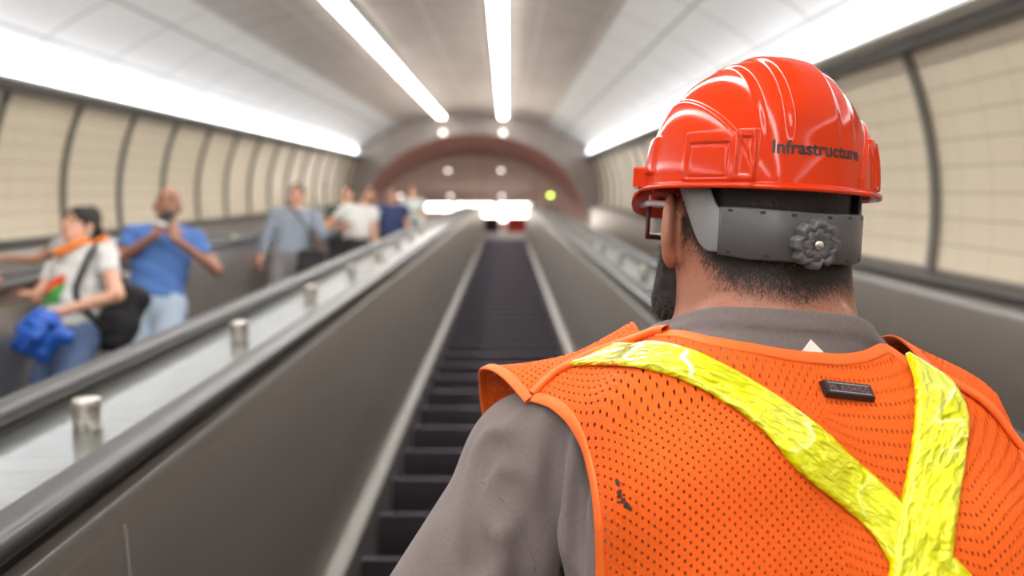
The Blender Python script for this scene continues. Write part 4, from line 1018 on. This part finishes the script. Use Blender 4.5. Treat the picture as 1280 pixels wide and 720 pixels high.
def deco(fg, name, m, fn, x0, x1, z0, z1, off=.004, n=24, keep=None):       # a print or band lying on the front of the clothes
    X, Z = np.meshgrid(np.linspace(x0, x1, n), np.linspace(z0, z1, n), indexing='ij'); o = np.stack([X.ravel(), X.ravel() * 0 - .4, Z.ravel()], 1)
    P = hitray(fn, o, np.tile(A(0, 1, 0), (len(o), 1))); P[:, 1] -= off; V, F = grid(P.reshape(n, n, 3))
    if keep is not None: F = [f for f in F if keep(V[list(f)].mean(0))]
    e = link_mesh(name, V, F, m, fg['o'], smooth=True); e.modifiers.new('thickness', 'SOLIDIFY').thickness = .002; return e
R_ = lambda el, wr, hd_=(0, -.3, -1), nr=(1, 0, 0): (el, wr, hd_, nr)
HANG_L, HANG_R = R_((-.25, .02, 1.13), (-.27, -.06, .88)), R_((.25, .02, 1.13), (.27, -.06, .88), (0, -.3, -1), (-1, 0, 0))

# woman in the white printed t-shirt (body frame faces -y, so her left hand is at +x)
W_ = figure('woman with tied-back dark hair in white t-shirt with red and green print, holding blue fabric', 1, 3.7, -.39, 1.58, -30,
   dict(l=R_((-.30, -.10, 1.19), (-.22, -.33, 1.16), (-.2, -.6, .45), (.2, .1, -1)), r=R_((.27, .0, 1.13), (.08, -.22, .98), (-.8, -.5, -.25), (0, .2, -1)), look=2, head=-.02),
   'white', 'denim', 'light', 'bun', h=.011, sleeve=.5, lean=(-.11, .0), rad=1.08)
m_red, m_grn = M_('red_print', (.75, .08, .02)), M_('green_print', (.05, .28, .06)); s_ = W_['s']
deco(W_, 'red_print', m_red, W_['shirt'], -.17 * s_, -.02 * s_, 1.15 * s_, 1.27 * s_, keep=lambda c: c[2] > 1.17 * s_ + (c[0] + .17 * s_) * .4)
deco(W_, 'green_print', m_grn, W_['shirt'], -.17 * s_, -.02 * s_, 1.11 * s_, 1.26 * s_, keep=lambda c: c[2] <= 1.17 * s_ + (c[0] + .17 * s_) * .4)
# orange lanyard-like scarf at her neck, white earring
ang = np.linspace(0, 2 * math.pi, 40); c0 = W_['nk'] + A(0, -.03, .0) * s_
P = [c0 + A(.088 * math.cos(t), .085 * math.sin(t) - .02, .020 * math.cos(2 * t) - .05 * max(0, -math.sin(t)) + .025) * s_ for t in ang]; V, F = tube(P, .016, 8); link_mesh('neck_scarf', V, F, CL['orange'], W_['o'])
e_ = W_['head'] + W_['HR'] @ (A(.088, .01, -.055) * s_); V, F = lathe([(.004, -.006), (.013, -.003), (.013, .003), (.004, .006)], 14, (0, 1, 0), e_); link_mesh('earring', V, F, CL['white'], W_['o'])
def at(fg, p): return np.array(fg['mw'] @ Vector(p))
# crumpled blue fabric in her hands
def blob(c, r, seed, k=40., amp=.25):
    rr = np.random.default_rng(seed); pts = [c + rr.normal(0, 1, 3) * np.asarray(r) * .30 for _ in range(26)]; rad = rr.uniform(.022, .042, 26)
    def f(p):
        d = ell(p, c, np.asarray(r) * .8)
        for q, ra in zip(pts, rad): d = smin(d, np.linalg.norm(p - q, axis=1) - ra, .012)
        w = np.sin(62 * p[:, 0] + 3 * np.sin(31 * p[:, 2])) * np.sin(55 * p[:, 2] + 2.5 * np.sin(38 * p[:, 1])) + .6 * np.abs(np.sin(45 * (p[:, 0] + p[:, 1] - p[:, 2])))
        return d + .011 * w
    return f
hc = at(W_, W_['arms'][1][2] + A(.05, -.06, -.12)); f = blob(hc, (.12, .10, .15), 3)
V, F = solid(f, hc - .32, hc + .32, .011); tag(link_mesh('folded_umbrella_cloth', V, F, M_('bright_blue_nylon', (.01, .09, .46), .5)), "bunched bright blue fabric held in front of the woman's denim trousers", 'cloth')
bpy.data.objects['folded_umbrella_cloth'].name = 'blue_fabric_bundle'
# black backpack on her left side
bc = at(W_, W_['ch'] + A(.17, .15, -.13)); 
def bagf(c, r):
    def f(p): return np.linalg.norm(np.maximum(np.abs(p - c) - np.asarray(r) + .06, 0), axis=1) - .06 + .006 * np.sin(p[:, 2] * 40)
    return f
def rotf(f, c, deg_, ax='Z'):
    R = np.array(Matrix.Rotation(deg_ * D2R, 3, ax)); return lambda p: f((p - c) @ R + c)
bag = empty('backpack', 'black backpack on the shoulder of the woman in the white t-shirt', 'bag', Matrix.Translation(Vector(bc)))
f = bagf(A(0, 0, 0), (.105, .075, .175)); V, F = solid(rotf(f, A(0, 0, 0), 12, 'Y'), A(-.25, -.2, -.3), A(.25, .2, .3), .014); link_mesh('pack_body', V, F, CL['black'], bag)
f = bagf(A(.0, -.07, -.06), (.075, .03, .08)); V, F = solid(f, A(-.15, -.16, -.2), A(.15, .0, .1), .012); link_mesh('front_pocket', V, F, CL['black'], bag)
sh_ = at(W_, W_['arms'][1][0]) - bc; ub = at(W_, W_['ch'] + A(.13, -.10, -.16)) - bc
st_ = [A(.0, .0, .17), sh_ + A(.0, .06, .05), sh_ + A(-.02, -.01, .075), sh_ + A(-.03, -.085, .0), ub + A(.02, -.03, .05), A(.02, -.03, -.15)]
V, F = tube(smooth_curve(st_, 40), .014, 8); link_mesh('strap', V, F, CL['black'], bag)

# man in the blue t-shirt lifting a phone
B_ = figure('man with shaved head in blue t-shirt and pale jeans holding phone to mouth', 1, 4.8, -.34, 1.65, 12,
   dict(l=R_((-.30, -.03, 1.20), (-.055, -.23, 1.31), (.35, .05, 1), (.3, 1, .0)), r=R_((.30, -.03, 1.20), (.05, -.22, 1.30), (-.25, .0, 1), (-.3, 1, .0)), curl=.9), 'blue', 'jean', 'brown', 'bald', h=.012, sleeve=.55, rad=1.0, lean=(-.05, 0))
pc_ = at(B_, (B_['arms'][0][2] + B_['arms'][1][2]) / 2 + A(-.01, -.035, .10)); ph_ = empty('mobile_phone', 'black and silver phone held up to the mouth of the man in blue', 'phone', Matrix.Translation(Vector(pc_)) @ Matrix.Rotation(20 * D2R, 4, 'Y') @ Matrix.Rotation(-10 * D2R, 4, 'X'))
V, F = box((-.036, -.006, -.03), (.036, .006, .055), .004); link_mesh('phone_body', V, F, m_blk, ph_, smooth=False)
V, F = box((-.034, -.008, -.055), (.034, .006, -.030), .004); link_mesh('silver_end', V, F, mat('silver_plastic', (.75, .75, .75), .3), ph_, smooth=False)
# passenger with orange scarf behind the woman, on the leftmost escalator
O_ = figure('passenger in white top with orange scarf, mostly hidden behind the woman, arm along the rail', 0, 5.7, .36, 1.50, 5,
   dict(l=R_((-.36, .02, 1.28), (-.62, -.06, 1.24), (-1, -.2, .05), (0, 0, -1)), r=R_((.27, .0, 1.15), (.22, -.15, .93), (0, -.5, -1), (-1, 0, 0))), 'white', 'grey', 'tan', 'long', h=.014, sleeve=.4)
P = [O_['nk'] + A(.092 * math.cos(t), .088 * math.sin(t) - .01, .02 * math.cos(2 * t) + .02) for t in ang]; V, F = tube(P, .026, 8); link_mesh('neck_scarf', V, F, CL['orange'], O_['o'])
V, F = solid(lambda p: blob(O_['ch'] + A(.12, -.11, .10), (.06, .03, .10), 8)(p), O_['ch'] + A(-.1, -.3, -.15), O_['ch'] + A(.35, .1, .35), .012); link_mesh('scarf_end', V, F, CL['orange'], O_['o'])
# others further up
G_ = figure('man in grey-blue long-sleeved shirt, one hand on rail, alone between blue-shirt man and the group', 1, 7.85, -.36, 1.70, 8,
   dict(l=HANG_L, r=R_((.30, -.02, 1.17), (.46, -.22, 1.16), (.6, -.8, 0), (0, 0, -1))), 'gblue', 'grey', 'light', 'short', h=.015, sleeve=1.1)
gb = at(G_, A(.20, -.10, .80)); f = bagf(A(0, 0, 0), (.13, .08, .16)); bg = tag(link_mesh('shoulder_bag', *solid(f, A(-.2, -.16, -.22), A(.2, .16, .22), .015), CL['black']), 'dark bag at the hip of the man in the grey-blue shirt', 'bag'); bg.location = gb
V, F = tube(smooth_curve([A(.05, 0, .15), at(G_, A(.12, -.17, 1.2)) - gb, at(G_, A(-.10, -.08, 1.50)) - gb, at(G_, A(-.08, .1, 1.44)) - gb, at(G_, A(.12, .17, 1.1)) - gb, A(.05, .02, .15)], 40), .010, 8); link_mesh('strap', V, F, CL['black'], bg)
T_ = figure('man in white t-shirt and black trousers bending over toward the rail in the far group', 1, 9.95, -.09, 1.60, 10,
   dict(l=R_((-.34, -.18, 1.12), (-.12, -.36, 1.10), (.9, -.2, .1), (0, 0, -1)), r=R_((.24, -.20, 1.10), (.30, -.30, .90), (0, -.3, -1), (-1, 0, 0)), head=.10), 'white', 'black', 'tan', 'short', h=.016, lean=(.05, -.16), hemz=.56)
figure('person in dark green top at the rail, just behind the bending man in white', 1, 10.65, -.36, 1.68, 0, dict(l=HANG_L, r=R_((.30, -.02, 1.20), (.22, -.24, 1.16), (-.5, -.8, 0), (0, 0, -1))), 'green', 'black', 'light', 'short', h=.018, sleeve=.5)
figure("person in navy top half hidden behind the bending man's shoulder", 1, 11.5, .10, 1.66, 0, dict(l=HANG_L, r=HANG_R), 'navy', 'black', 'tan', 'short', h=.018)
figure('farthest passenger in pale top and black trousers, beside the glowing hall lights', 1, 15.8, -.05, 1.68, 0, dict(l=R_((-.25, .0, 1.16), (-.10, -.22, 1.10), (.8, -.4, .1), (0, 0, -1)), r=R_((.27, .0, 1.16), (.16, -.22, 1.08), (-.8, -.4, .1), (0, 0, -1))), 'pale', 'black', 'light', 'short', h=.02)

# low cabinets standing on the landing at the head of the empty escalator
for (u0, u1, v0, nm, cl, lb) in ((590, 624, 271, 'black_cabinet', (.02, .02, .022), 'dark cabinet on the landing at the head of the empty escalator'), (634, 661, 271, 'red_cabinet', (.55, .03, .015), 'red box-shaped cabinet on the landing at the head of the empty escalator')):
    Yc = HY + 2.4
    def onplane(u, v): 
        d = MC @ np.array([(u - 640) / FPX, 1, (360 - v) / FPX]); return CAM + d * (Yc - CAM[1]) / d[1]
    a, b = onplane(u0, v0), onplane(u1, v0); r = empty(nm, lb, 'cabinet', Matrix.Translation(((a[0] + b[0]) / 2, Yc + .2, HF + .0005))); hw = (b[0] - a[0]) / 2; hh = a[2] - HF
    mm = mat(nm + '_paint', cl, .4)
    V, F = box((-hw, -.2, .06), (hw, .2, hh - .05), .02); link_mesh('cabinet_body', V, F, mm, r, smooth=False)
    V, F = box((-hw - .01, -.21, hh - .049), (hw + .01, .21, hh), .01); link_mesh('cabinet_top', V, F, mm, r, smooth=False)
    V, F = box((-hw + .03, -.17, 0), (hw - .03, .17, .059)); link_mesh('plinth', V, F, m_blk, r, smooth=False)
